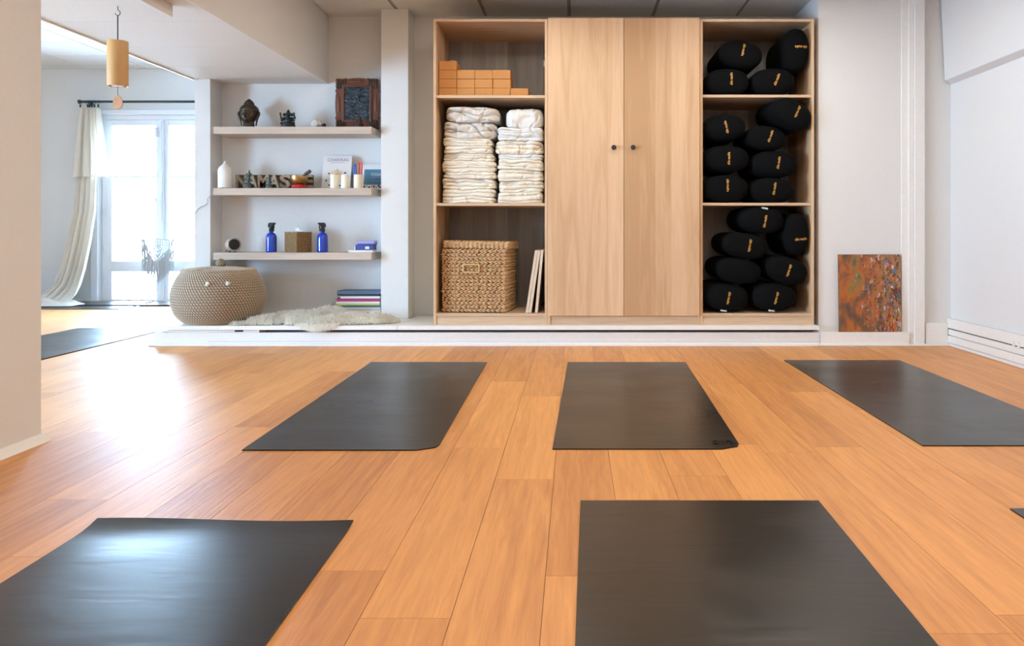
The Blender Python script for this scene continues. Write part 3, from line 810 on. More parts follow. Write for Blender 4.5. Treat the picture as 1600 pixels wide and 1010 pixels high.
CX = [-0.928, -0.178, 0.822, 1.572]
S_L = [1.645, 0.9355]
S_R = [1.648, 0.9375]
cabL, ZB = carcass('open_cabinet', 'open oak cabinet with cork blocks, cream blankets and a woven basket', 'cabinet', CX[0], CX[1], S_L)
for xx in (-0.905, -0.226):
    MB().box(xx, xx + 0.03, YCAB + 0.55, YCAB + 0.562, 1.945, 1.99).build('wall_bracket', 'trim_paint', cabL, bevel=0.002)
cabM, _ = carcass('closed_wardrobe', 'tall oak wardrobe with two closed doors and black knobs', 'wardrobe', CX[1], CX[2], [])
zt = PLAT + 2.01
xm = (CX[1] + CX[2]) / 2
for (xa, xb, kx) in ((CX[1] + 0.004, xm - 0.0015, 959), (xm + 0.0015, CX[2] - 0.006, 989)):
    dr = MB().box(xa, xb, YCAB - 0.020, YCAB - 0.002, PLAT + 0.062, zt + 0.002).build('door', 'cabinet_oak', cabM, bevel=0.0015)
    p = at(kx, 231, YCAB - 0.02)
    mt = Matrix.Translation((p.x, YCAB - 0.020, p.z)) @ Matrix.Rotation(R(90), 4, 'X')
    MB().lathe([(0.006, 0.0), (0.006, 0.012), (0.015, 0.016), (0.0165, 0.022), (0.014, 0.027), (0.004, 0.028)], seg=20, mat=mt).build('knob', 'black_metal', dr, smooth=40)
cabR, _ = carcass('open_cabinet', 'open oak cabinet filled with black bolsters', 'cabinet', CX[2], CX[3], S_R)

# ------------------------------------------------------------------ cork blocks
BW, BH, BL = 0.1178, 0.0598, 0.23
bme = MB().box(-BW / 2, BW / 2, 0, BL, 0, BH).mesh('cork_block')
rows = [(5, 'bottom row'), (4, 'second row from the bottom'), (4, 'third row from the bottom'), (1, 'top')]
ordn = ['leftmost', 'second from left', 'third from left', 'fourth from left', 'rightmost']
for r_, (n_, rn) in enumerate(rows):
    for c_ in range(n_):
        x = at(700 + 28.0 * c_, 0, 5.345).x
        o = place('cork_block', bme, 'cork', None, bevel=0.003)
        o.location = (x + random.uniform(-0.0007, 0.0007), 5.335 + random.uniform(0, 0.006), S_L[0] + 0.0002 + r_ * (BH + 0.0013))
        if n_ == 1:
            lab = 'single cork yoga block lying on top of the block stack'
        else:
            od = 'rightmost' if c_ == n_ - 1 else ordn[c_]
            lab = 'cork yoga block, %s in the %s' % (od, rn)
        tag(o, lab, 'yoga block', 'cork yoga blocks on the top shelf')

# ------------------------------------------------------------------ folded blankets
def blanket(label, px0, px1, py0, py1, mat, zbot, layers=2, seed=0, depth=0.40, tilt=0.0, round_p=6.0, wob=0.75, wrinkle=0.004, yf=5.295):
    d = 5.29
    a = at(px0, py1, d); b2 = at(px1, py0, d)
    x0, x1, z0, z1 = a.x, b2.x, a.z, b2.z
    h = z1 - z0; w_ = x1 - x0
    ztop = lambda x: z1 - 0.002 - 0.009 * (1 + mnoise.noise(Vector((x * 8 + seed * 3.7, seed, 0.3)))) + 0.004 * mnoise.noise(Vector((x * 24 + seed, seed, 2.3))) + 0.004 + tilt * (x - (x0 + x1) / 2) / w_
    ns = 84
    per = 16
    vs = []; fs = []
    bul = min(0.020, h / layers * 0.48)
    for i in range(ns + 1):
        t = 0.5 - 0.5 * math.cos(PI * i / ns)
        t = 0.35 * t + 0.65 * i / ns
        q = abs(2 * t - 1)
        s = max(0.0, 1 - q ** (round_p * 1.6)) ** (1 / 2.2)
        x = x0 + w_ * t
        nzz = lambda k, f: mnoise.noise(Vector((t * f + seed * 3.7, k * 1.9 + seed, 0.3)))
        zt_ = ztop(x); zb_ = zbot(x) + 0.0008
        hl = zt_ - zb_
        zt_ -= (1 - s) * hl * 0.38; zb_ += (1 - s) * hl * 0.32
        yb_ = yf + depth - (1 - s) * 0.08
        bounds = [0.0] + [(k + wob * nzz(k, 1.7)) / layers for k in range(1, layers)] + [1.0]
        row = []
        for k in range(layers):
            ins = 0.012 * nzz(k + 20, 2.2) + 0.006 * nzz(k + 40, 7.0)
            for m_ in range(per):
                u = (m_ + 0.5) / per
                v = bounds[k] + (bounds[k + 1] - bounds[k]) * (0.5 - 0.5 * math.cos(PI * u))
                c_ = 2 * (0.5 - 0.5 * math.cos(PI * u)) - 1
                y = yf + bul * (1 - math.sqrt(max(0, 1 - c_ * c_))) + ins + 0.012 + (1 - s) * 0.10
                row.append(Vector((x + (0.012 * mnoise.noise(Vector((k * 2.7, seed * 1.7, 1 if t > 0.5 else 5))) if q > 0.8 else 0.0) * (q - 0.8) * 5, y, zb_ + (zt_ - zb_) * v)))
        row += [Vector((x, yf + 0.10, zt_ - 0.001)), Vector((x, yf + 0.25, zt_)), Vector((x, yb_ - 0.03, zt_ - 0.002)), Vector((x, yb_, zt_ - 0.25 * (zt_ - zb_))), Vector((x, yb_, zb_ + 0.25 * (zt_ - zb_))),
                Vector((x, yb_ - 0.03, zb_)), Vector((x, yf + 0.1, zb_))]
        for kk, p in enumerate(row):
            if kk < layers * per:
                f1 = mnoise.noise(Vector((p.x * 16 + seed, p.z * 26, seed * 1.3))); f2 = mnoise.noise(Vector((p.x * 42 + seed, p.z * 46, seed * 2.1)))
                cr1 = abs(mnoise.noise(Vector((p.x * 7 + p.z * 6 + seed * 5, p.z * 11 - p.x * 3, seed)))); cr2 = abs(mnoise.noise(Vector((p.x * 13 - p.z * 9 + seed * 2, p.z * 19, seed + 9))))
                p.y += wrinkle * 1.5 * f1 + wrinkle * 0.6 * f2 + wrinkle * (1.5 * math.exp(-(cr1 / 0.05) ** 2) + 0.5 * math.exp(-(cr2 / 0.07) ** 2))
        vs += row
    n = len(vs) // (ns + 1)
    for i in range(ns):
        for k in range(n):
            a_ = i * n + k; b_ = i * n + (k + 1) % n
            fs.append((a_, a_ + n, b_ + n, b_))
    fs.append(tuple(range(n))); fs.append(tuple(range(ns * n + n - 1, ns * n - 1, -1)))
    o = MB().add(vs, fs).build('folded_blanket', mat, None, smooth=179)
    tag(o, label, 'blanket', 'folded blankets on the middle shelf')
    return ztop


LST = [(688, 772.5, 305.8, 317.4, 2, 0, 'blanket_cream'), (688, 773, 294.6, 306, 2, 0, 'blanket_cream'), (688, 774.5, 277.6, 294.6, 3, -0.006, 'blanket_cream'),
       (691, 774, 267.8, 277.8, 2, 0.0, 'blanket_cream'), (688, 774, 250, 268, 3, -0.004, 'blanket_cream'), (690, 771, 237.3, 250.2, 3, -0.003, 'blanket_cream'),
       (691, 768, 225.6, 237.6, 2, 0.0, 'blanket_cream'), (690, 768, 214, 226, 3, -0.006, 'blanket_cream'), (689, 774, 188, 216, 2, -0.010, 'blanket_grey'), (694, 779, 165, 191, 2, -0.012, 'blanket_grey')]
names_l = ['bottom cream blanket of the tall stack on the cabinet shelf, left pile', 'second cream blanket from the bottom, left pile', 'third cream blanket from the bottom, left pile',
           'thin cream blanket with wavy fold, fourth from the bottom, left pile', 'thick cream blanket, fifth from the bottom, left pile', 'cream blanket with twisted edge, sixth from the bottom, left pile',
           'smooth cream blanket, seventh from the bottom, left pile', 'cream blanket just under the two beige ones, left pile', 'crumpled beige blanket, second from the top, left pile', 'beige folded blanket on top of the left pile']
zfn = lambda x: S_L[1]
for i, (a, b_, c, d, ly, tl, mt) in enumerate(LST):
    zfn = blanket(names_l[i], a, b_, c, d, mt, zfn, ly, seed=i + 1, tilt=tl, wrinkle=0.011 if mt == 'blanket_grey' else 0.0045, round_p=5 if mt == 'blanket_grey' else 9, yf=5.29 + 0.008 * ((i * 7) % 3))
RST = [(775.5, 849, 298.4, 317.4, 3, 0.0, 'blanket_cream'), (777, 849.5, 281, 298.8, 3, 0.010, 'blanket_cream'), (776, 849.5, 263.5, 282, 3, -0.014, 'blanket_cream'), (775.5, 849.5, 247.5, 264.5, 3, -0.010, 'blanket_cream'),
       (776, 849, 238.5, 248, 2, 0.0, 'blanket_white'), (771.5, 849, 217.5, 239, 3, -0.004, 'blanket_cream'), (776, 849.5, 198, 218.5, 5, -0.004, 'blanket_white'), (789, 848.5, 167, 199.5, 1, 0.002, 'blanket_white')]
names_r = ['bottom cream blanket of the right pile', 'layered cream blanket, second from the bottom, right pile', 'sloping cream blanket, third from the bottom, right pile', 'cream blanket, fourth from the bottom, right pile',
           'thin pale blanket, fifth from the bottom, right pile', 'puffy cream blanket, third from the top, right pile', 'pale blanket showing many fold layers, second from the top, right pile', 'rolled pale grey blanket on top of the right pile']
zfn = lambda x: S_L[1]
for i, (a, b_, c, d, ly, tl, mt) in enumerate(RST):
    zfn = blanket(names_r[i], a, b_, c, d, mt, zfn, ly, seed=i + 31, tilt=tl, wrinkle=0.008 if i in (5, 7) else 0.0045, round_p=3.2 if i == 7 else (5 if i == 5 else 9), yf=5.292 + 0.008 * ((i * 5) % 3))

# ------------------------------------------------------------------ woven lidded storage basket
def braid_row(w_, d_, step=0.0295, tl=21, ra=(0.0215, 0.0080, 0.0072), phase=0.0):
    mb = MB()
    for (cx_, cy_, ang, ln) in ((0, -d_ / 2, 0, w_), (w_ / 2, 0, 90, d_), (0, d_ / 2, 180, w_), (-w_ / 2, 0, 270, d_)):
        n = int(round(ln / step))
        ro = Matrix.Rotation(R(ang), 4, 'Z')
        for k in range(n):
            u = -ln / 2 + ln * (k + 0.5 + phase) / n + random.uniform(-0.003, 0.003)
            if abs(u) > ln / 2 - 0.006: u = math.copysign(ln / 2 - 0.008, u)
            for s in (-1, 1):
                base = Vector((cx_, cy_, 0)) + (ro @ Vector((u + 0.004 * s, random.uniform(-0.0012, 0.0012), 0.0046 * s)))
                rot = (ro @ Matrix.Rotation(R(-tl * s + random.uniform(-7, 7)), 4, 'Y') @ Matrix.Rotation(R(14 * s), 4, 'Z')).to_3x3()
                mb.ell(base, tuple(q * random.uniform(0.88, 1.1) for q in ra), rot, seg=7, rings=5)
    return mb


bz = ZB
sb = thing('storage_basket', 'square braided straw basket with loose lid in open cabinet', 'basket', (-0.648, 5.462, bz + 0.004), rotz=R(-6))
W1, D1, HB = 0.425, 0.345, 0.418
MB().box(-W1 / 2 + 0.004, W1 / 2 - 0.004, -D1 / 2 + 0.004, D1 / 2 - 0.004, 0.002, HB - 0.01).build('basket_body', 'hyacinth_dark', sb, local=True)
NR = 17
rmes = [braid_row(W1, D1, phase=0.17 * q).mesh('braided_row', smooth=179) for q in (-1.4, 0.9, -0.3, 1.5, 0.2)]
for k in range(NR):
    o = place('braided_row', rmes[k % 5], 'hyacinth', sb)
    o.location = (0.0015 * math.sin(k * 2.1), 0, 0.0135 + k * (HB - 0.026) / (NR - 1))
    s_ = 0.985 + 0.012 * k / NR
    o.scale = (s_, s_, 1.0)
hb = MB()
hz = HB * 0.70
pts = [(-0.068, -D1 / 2 - 0.014, hz + 0.022), (-0.068, -D1 / 2 - 0.016, hz - 0.028), (0.038, -D1 / 2 - 0.016, hz - 0.028), (0.038, -D1 / 2 - 0.014, hz + 0.022), (-0.068, -D1 / 2 - 0.014, hz + 0.022)]
for a, b_ in zip(pts[:-1], pts[1:]):
    hb.tube([a, b_], 0.0058, 8)
hb.build('handle', 'handle_straw', sb, smooth=50, local=True)
lid = MB().box(-0.218, 0.225, -0.165, 0.185, HB + 0.004, HB + 0.048)
lido = lid.build('lid', 'hyacinth', sb, bevel=0.012, local=True)
lido.rotation_euler = (0, R(1.0), 0)
lme = braid_row(0.437, 0.345, ra=(0.019, 0.007, 0.0095)).mesh('lid_braid', smooth=179)
for k in range(2):
    o = place('lid_braid', lme, 'hyacinth', lido); o.location = (0.0035, 0.01, HB + 0.016 + 0.019 * k)
tp_ = MB()
for k in range(13):
    yy = -0.15 + k * 0.026
    for q in range(18):
        for s in (-1, 1):
            tp_.ell((-0.205 + q * 0.0245, yy + 0.005 * s, HB + 0.0475), (0.018, 0.0085, 0.006), Matrix.Rotation(R(28 * s), 3, 'Z'), seg=6, rings=4)
tp_.build('lid_weave', 'hyacinth', lido, smooth=179, local=True, kind='stuff')

# spare boards leaning in the cabinet
for i, (bx0, tx0, lab) in enumerate(((823.4, 838.2, 'pale spare board leaning in the cabinet, next to the basket'), (828.0, 842.8, 'pale spare board in the middle of the three leaning boards'), (838.0, 847.3, 'pale spare board leaning against the cabinet side'))):
    pb = at(bx0, 486, 5.275); pt = at(tx0, 387, 5.275)
    hh = 0.415
    ang = math.atan2(pt.x - pb.x, hh)
    mb = MB().box(-0.0088, 0.0088, 0, 0.46, 0, hh)
    o = mb.build('shelf_board', 'board_wood', None, bevel=0.0012)
    o.location = (pb.x, 5.268, ZB + 0.0088 * math.sin(ang) + 0.0003); o.rotation_euler = (0, ang, 0)
    tag(o, lab, 'board', 'spare boards leaning in the cabinet')

# ------------------------------------------------------------------ bolsters
TXT = fit_text('chin mudra', 0.082, 0.0185, 0.0, 0.012)


def bolster(label, px, py, wpx, hpx, tilt, tx=None, ty=None, trot=90, tagpos=None, yf=5.245, length=0.555, yaw=0.0):
    d = yf + 0.01
    c = at(px, py, d)
    a = wpx / F * d / 2; b2 = hpx / F * d / 2
    prof = [(0.0, -0.006), (0.35, -0.003), (0.6, 0.003), (0.78, 0.012), (0.89, 0.023), (0.955, 0.037), (0.99, 0.055), (1.0, 0.075), (1.0, length * 0.5), (1.0, length - 0.05), (0.97, length - 0.026), (0.85, length - 0.008), (0.5, length - 0.001), (0.0, length)]

    def dome(s):
        for (s0, y0), (s1, y1) in zip(prof[:7], prof[1:8]):
            if s0 <= s <= s1: return y0 + (y1 - y0) * (s - s0) / max(1e-6, s1 - s0)
        return 0.075
    seg = 44
    vs = []; fs = []
    e = 0.86
    for (s, y) in prof[1:-1]:
        for i in range(seg):
            an = 2 * PI * i / seg
            ca, sa = math.cos(an), math.sin(an)
            x = math.copysign(abs(ca) ** e, ca) * a * s; z = math.copysign(abs(sa) ** e, sa) * b2 * s
            vs.append((x, y, z))
    m_ = len(prof) - 2
    for j in range(m_ - 1):
        for i in range(seg):
            i2 = (i + 1) % seg
            fs.append((j * seg + i, (j + 1) * seg + i, (j + 1) * seg + i2, j * seg + i2))
    vs.append((0, prof[0][1], 0)); vs.append((0, prof[-1][1], 0))
    n = len(vs)
    for i in range(seg):
        i2 = (i + 1) % seg
        fs.append((n - 2, i, i2)); o_ = (m_ - 1) * seg
        fs.append((n - 1, o_ + i2, o_ + i))
    t = thing('bolster', label, 'bolster', (c.x, yf, c.z), 'black bolsters in the cabinet')
    t.rotation_euler = (0, R(tilt), R(yaw))
    MB().add(vs, fs).build('cover', 'bolster_cotton', t, smooth=179, local=True)
    rt = Matrix.Rotation(R(-tilt), 4, 'Y')
    if tx is not None:
        p = at(tx, ty, d); dl = rt @ Vector((p.x - c.x, 0, p.z - c.z))
        ro = Matrix.Rotation(R(-trot - tilt), 4, 'Y')
        tv = []
        for v in TXT[0]:
            q = ro @ v + dl
            s = math.sqrt((q.x / a) ** 2 + (q.z / b2) ** 2)
            tv.append((q.x, dome(s) - 0.0009, q.z))
        MB().add(tv, TXT[1]).build('lettering', 'gold_thread', t, local=True)
    if tagpos:
        p = at(tagpos[0], tagpos[1], d); dl = rt @ Vector((p.x - c.x, 0, p.z - c.z))
        sgn = 1 if dl.z > 0 else -1
        MB().box(-0.021, 0.021, -0.002, 0.0005, -0.006, 0.006, Matrix.Translation((dl.x, 0.020, dl.z)) @ Matrix.Rotation(R(-35 * sgn), 4, 'X') @ Matrix.Rotation(R(6), 4, 'Y')).build('care_tag', 'care_tag', t, local=True)
    return t


BOL = [
    ('bolster leaning at upper left of the top compartment', 1159, 83, 70, 42, 8, 1161.5, 78.5, -103),
    ('upright bolster in the upper right corner of the top compartment', 1246, 75.5, 41, 67, 0, 1251, 74, 180),
    ('bolster lying at lower left of the top compartment', 1137.5, 126.5, 70, 42, 0, 1142, 123.5, 90),
    ('bolster lying at lower right of the top compartment', 1210, 126, 69, 42, 0, 1213, 124.5, 68),
    ('third bolster up in the left column of the middle compartment', 1133, 198.5, 69, 42, -4, 1134, 199, 103),
    ('third bolster up in the right column of the middle compartment', 1199.5, 214.5, 62, 38, 8, 1203, 213, 70),
    ('tilted bolster bulging out over the cabinet edge, middle compartment', 1241.5, 177, 66, 44, 27, 1246, 175, -115),
    ('second bolster up in the left column of the middle compartment', 1136, 247.5, 73, 42, 0, 1138, 248, 90),
    ('second bolster up in the right column of the middle compartment', 1212.5, 256, 73, 42, 2, 1215.5, 254.5, 80),
    ('bottom bolster in the left column of the middle compartment', 1135, 294.5, 73, 43, 0, 1137, 290, -90),
    ('bottom bolster in the right column of the middle compartment', 1209, 297, 71, 40, 2, 1209, 295, 80),
    ('topmost bolster of the lowest compartment, white tag on top', 1192, 344, 70, 42, 5, 1194.5, 346, 80, (1195.5, 325.5)),
    ('lettered bolster second from the top in the lowest compartment', 1167, 384.5, 73, 40, 9, 1171.5, 384, -100),
    ('plain bolster without lettering in the lowest compartment', 1156, 424, 72, 40, 8, None, None, 0),
    ('tilted bolster under the upright one in the lowest compartment', 1231, 423, 68, 42, 17, 1232.5, 423, -108),
    ('upright bolster at the cabinet side in the lowest compartment', 1246, 366, 40, 66, 0, 1251, 373.5, 5),
    ('bottom bolster at the left of the lowest compartment', 1136, 465.5, 71, 43, 3, 1138.5, 466, -101, (1131, 486)),
    ('bottom bolster at the right of the lowest compartment', 1212, 465.5, 70, 43, 2, 1213, 466, -104, (1206, 486)),
]
for i, b_ in enumerate(BOL):
    bolster('black ' + b_[0], *b_[1:9], tagpos=b_[9] if len(b_) > 9 else None, yf=5.19 if i == 6 else 5.247, length=0.55 if i != 6 else 0.43, yaw=6 if i == 6 else 0)

# ------------------------------------------------------------------ floating shelves
YS = 5.57
SZ = [1.479, 1.051, 0.601]
for z, lab in zip(SZ, ('top floating oak shelf with the bronze head and carved frame', 'middle floating oak shelf with candles and books', 'lowest floating oak shelf with the blue bottles')):
    t = MB().box(-2.516, -1.415, YS, YB - 0.002, z - 0.05, z).build('floating_shelf', 'shelf_oak', None, bevel=0.0012)
    tag(t, lab, 'shelf', 'floating shelves in the niche')

# bronze Buddha head
z0 = SZ[0]
c = at(388.5, 0, 5.70); cx, cy = c.x, 5.70
t = thing('buddha_head', 'bronze Buddha head with long earlobes on the top shelf', 'statue', (cx, cy, z0))


def face(p):
    q = p.copy()
    if q.z < 0:
        k = 1 - 0.30 * (-q.z) ** 1.4
        q.x *= k
    fr_ = -q.y
    if fr_ > 0:
        q.y *= 0.93
        q.y -= 0.34 * math.exp(-(q.x / 0.13) ** 2) * math.exp(-((q.z + 0.12) / 0.20) ** 2)          # nose
        q.y += 0.17 * math.exp(-((abs(q.x) - 0.38) / 0.18) ** 2) * math.exp(-((q.z - 0.10) / 0.10) ** 2)   # eye sockets
        q.y -= 0.11 * math.exp(-((abs(q.x) - 0.38) / 0.16) ** 2) * math.exp(-((q.z - 0.06) / 0.05) ** 2)   # lids
        q.y -= 0.15 * math.exp(-(q.x / 0.24) ** 2) * math.exp(-((q.z + 0.46) / 0.05) ** 2)           # upper lip
        q.y -= 0.14 * math.exp(-(q.x / 0.18) ** 2) * math.exp(-((q.z + 0.57) / 0.05) ** 2)           # lower lip
        q.y -= 0.08 * math.exp(-(q.x / 0.22) ** 2) * math.exp(-((q.z + 0.80) / 0.12) ** 2)           # chin
        q.y -= 0.10 * math.exp(-((abs(q.x) - 0.36) / 0.25) ** 2) * math.exp(-((q.z - 0.24) / 0.05) ** 2)   # brows
    return q


def smooth_path(pts, n=6):
    P = [Vector(p) for p in pts]; o = []
    for k in range(len(P) - 1):
        p0, p1, p2, p3 = P[max(k - 1, 0)], P[k], P[k + 1], P[min(k + 2, len(P) - 1)]
        for q in range(n):
            f = q / n
            o.append(0.5 * (2 * p1 + (p2 - p0) * f + (2 * p0 - 5 * p1 + 4 * p2 - p3) * f * f + (3 * p1 - p0 - 3 * p2 + p3) * f ** 3))
    return o + [P[-1]]


fz = z0 + 0.100
MB().ell((cx, cy, fz), (0.0575, 0.060, 0.075), seg=56, rings=44, fn=face).build('face', 'bronze', t, smooth=179)
fy = cy - 0.0535
for s_ in (-1, 1):
    MB().ell((cx + s_ * 0.0225, fy + 0.004, fz + 0.004), (0.0145, 0.0085, 0.0062), Matrix.Rotation(R(8 * s_), 3, 'Y'), seg=18, rings=10).build('eyelid', 'bronze', t, smooth=179)
    MB().tube(smooth_path([(cx + s_ * 0.006, fy - 0.003, fz + 0.016), (cx + s_ * 0.022, fy + 0.000, fz + 0.0235), (cx + s_ * 0.040, fy + 0.014, fz + 0.017)]), 0.0026, 8).build('eyebrow', 'bronze', t, smooth=179)
MB().tube(smooth_path([(cx, fy - 0.002, fz + 0.018), (cx, fy - 0.008, fz), (cx, fy - 0.015, fz - 0.017), (cx, fy - 0.006, fz - 0.022)]), [0.004 + 0.0045 * min(1, k / 14) for k in range(19)], 10).build('nose', 'bronze', t, smooth=179)
MB().ell((cx, fy + 0.003, fz - 0.0325), (0.0165, 0.0085, 0.0036), seg=18, rings=8).ell((cx, fy + 0.004, fz - 0.0395), (0.0125, 0.0085, 0.0042), seg=18, rings=8).build('lips', 'bronze', t, smooth=179)
MB().ell((cx, cy + 0.013, z0 + 0.132), (0.0655, 0.064, 0.049), seg=40, rings=24, fn=lambda p: p * (1 + 0.018 * math.sin(18 * math.atan2(p.y, p.x)) * math.sin(14 * p.z))).build('hair', 'bronze', t, smooth=179)
MB().lathe([(0.039, 0.155), (0.0385, 0.168), (0.036, 0.180), (0.030, 0.192), (0.021, 0.203), (0.011, 0.211), (0.004, 0.2155), (0.001, 0.217)], (cx, cy + 0.010, z0), 28).build('topknot', 'bronze', t, smooth=80)
MB().lathe([(0.043, 0.0), (0.0425, 0.006), (0.040, 0.011), (0.0415, 0.018), (0.038, 0.025), (0.037, 0.055)], (cx, cy + 0.004, z0), 32).build('neck', 'bronze', t, smooth=60)
for s_ in (-1, 1):
    pts = smooth_path([(cx + s_ * 0.054, cy + 0.006, z0 + 0.112), (cx + s_ * 0.067, cy + 0.006, z0 + 0.120), (cx + s_ * 0.0715, cy + 0.004, z0 + 0.108), (cx + s_ * 0.064, cy, z0 + 0.086), (cx + s_ * 0.058, cy, z0 + 0.062), (cx + s_ * 0.0555, cy, z0 + 0.040), (cx + s_ * 0.052, cy, z0 + 0.022)])
    n_ = len(pts)
    MB().tube(pts, [0.0052 + 0.0045 * math.sin(PI * min(1, k / n_ * 1.25)) for k in range(n_)], 10).build('ear', 'bronze', t, smooth=179)


def figurine(name, label, cat, cx, cy, z0, h, w_, mat, arms=2, lean=0.0, crown=1.0):
    """small seated deity: plinth, crossed legs, belly, arms, head with ears, trunk and pointed crown"""
    t = thing(name, label, cat, (cx, cy, z0))
    b2 = MB()
    b2.lathe([(0.50 * w_, 0), (0.50 * w_, 0.10 * h), (0.44 * w_, 0.12 * h), (0.46 * w_, 0.19 * h), (0.40 * w_, 0.21 * h)], (cx, cy, z0), 20)
    b2.build('plinth', mat, t, smooth=40)
    b = MB()
    for s in (-1, 1):
        b.tube([(cx + s * 0.10 * w_, cy, z0 + 0.26 * h), (cx + s * 0.40 * w_, cy - 0.1 * w_, z0 + 0.27 * h), (cx - s * 0.05 * w_, cy - 0.30 * w_, z0 + 0.25 * h)], [0.13 * w_, 0.11 * w_, 0.07 * w_], 8)
    b.ell((cx + lean * 0.2 * h, cy, z0 + 0.42 * h), (0.25 * w_, 0.24 * w_, 0.19 * h), seg=14, rings=9)
    b.ell((cx + lean * 0.35 * h, cy, z0 + 0.56 * h), (0.24 * w_, 0.16 * w_, 0.08 * h), seg=12, rings=8)
    b.build('body', mat, t, smooth=179)
    for s in (-1, 1):
        for k in range(arms // 2):
            a = MB()
            up = 0.10 * h * k
            a.tube([(cx + s * 0.2 * w_ + lean * 0.3 * h, cy, z0 + 0.56 * h), (cx + s * (0.40 + 0.06 * k) * w_, cy - 0.05 * w_, z0 + (0.42 + 0.12 * k) * h), (cx + s * (0.36 + 0.08 * k) * w_, cy - 0.22 * w_, z0 + (0.40 + 0.24 * k) * h + up)], [0.075 * w_, 0.065 * w_, 0.06 * w_], 8)
            a.ell((cx + s * (0.36 + 0.08 * k) * w_, cy - 0.22 * w_, z0 + (0.43 + 0.24 * k) * h + up), (0.08 * w_, 0.06 * w_, 0.05 * h), seg=8, rings=6)
            a.build('arm', mat, t, smooth=179)
    hd = MB()
    hx = cx + lean * 0.7 * h
    hd.ell((hx, cy - 0.03 * w_, z0 + 0.72 * h), (0.17 * w_, 0.16 * w_, 0.11 * h), seg=14, rings=9)
    hd.tube([(hx, cy - 0.17 * w_, z0 + 0.70 * h), (hx + 0.02 * w_, cy - 0.25 * w_, z0 + 0.58 * h), (hx + 0.08 * w_, cy - 0.26 * w_, z0 + 0.48 * h), (hx + 0.15 * w_, cy - 0.24 * w_, z0 + 0.47 * h)], [0.07 * w_, 0.055 * w_, 0.045 * w_, 0.035 * w_], 8)
    hobj = hd.build('head', mat, t, smooth=179)
    for s in (-1, 1):
        MB().ell((hx + s * 0.25 * w_, cy, z0 + 0.73 * h), (0.13 * w_, 0.035 * w_, 0.095 * h), seg=10, rings=7).build('ear', mat, hobj, smooth=179)
    MB().lathe([(0.15 * w_, 0.80 * h), (0.16 * w_, 0.83 * h), (0.11 * w_, 0.87 * h), (0.12 * w_, 0.89 * h), (0.06 * w_, 0.95 * h), (0.004, crown * h)], (hx + lean * 0.15 * h, cy, z0), 14).build('crown', mat, hobj, smooth=40)
    return t


figurine('ganesh_statue', 'dark green seated Ganesh statuette on the top shelf', 'statue', at(450.5, 0, 5.69).x, 5.69, z0, 0.137, 0.108, 'green_stone', arms=4)
figurine('carved_figurine', 'tiny dark brown figurine in front of the carved frame', 'statue', at(562, 0, 5.63).x, 5.63, z0, 0.094, 0.056, 'dark_carving')

# shell on an incense tray
t = thing('shell', 'pale conch shell beside a black stone on the top shelf', 'shell', (at(494, 0, 5.66).x, 5.66, z0))
sx_, sy_ = t.location.x, 5.66


def shellf(p):
    r = 1 + 0.16 * mnoise.noise(p * 2.3) + 0.07 * mnoise.noise(p * 6)
    q = p * r
    q.z = max(q.z, -0.72)
    q.x *= 1.0 - 0.35 * max(0, q.z)
    return q


MB().ell((sx_, sy_, z0 + 0.030), (0.036, 0.030, 0.036), seg=24, rings=16, fn=shellf).build('whorl', 'shell', t, smooth=60)
MB().tube([(sx_ + 0.008, sy_, z0 + 0.058), (sx_ + 0.026, sy_ - 0.004, z0 + 0.042), (sx_ + 0.040, sy_ - 0.008, z0 + 0.022)], [0.009, 0.014, 0.009], 10).build('lip', 'shell', t, smooth=60)
o = MB().ell((at(506, 0, 5.63).x, 5.63, z0 + 0.0165), (0.0155, 0.014, 0.0145), seg=16, rings=10, fn=lambda p: p * (1 + 0.12 * mnoise.noise(p * 2))).build('black_stone', 'charcoal', None, smooth=179)
tag(o, 'round black stone on the tray beside the shell', 'stone')
tr_ = MB()
xa, xb = at(482, 0, 5.63).x, at(517, 0, 5.63).x
tr_.prism([(xa, z0 + 0.0002), (xb, z0 + 0.0002), (xb + 0.004, z0 + 0.0026), (xa - 0.004, z0 + 0.0026)], 5.595, 5.70)
tag(tr_.build('incense_tray', 'mallet_wood', None), 'thin dark incense tray under the shell', 'tray')

# carved wooden picture frame
yf_, yb_ = 5.735, 5.760
t = thing('carved_picture_frame', 'dark carved wooden picture frame with scalloped edge on the top shelf', 'picture frame', (at(558, 0, yf_).x, yf_, z0))
fx0, fx1 = at(525.5, 0, yf_).x, at(590.5, 0, yf_).x
fz0, fz1 = z0 + 0.001, at(0, 123.5, yf_).z


def side_profile(n=60):
    """outward offset along a side, 0..1"""
    pr = []
    for k in range(n):
        u = k / n
        e = min(u, 1 - u)
        if e < 0.20:
            off = 0.0055 * abs(math.sin(e / 0.20 * 3.5 * PI))
        elif e < 0.27:
            off = 0.0085 * math.sin((e - 0.20) / 0.07 * PI)
        else:
            off = 0.0075 * math.sin((min(max((u - 0.27) / 0.46, 0), 1)) * PI) ** 0.5 if 0.27 <= u <= 0.73 else 0
        pr.append((u, off))
    return pr


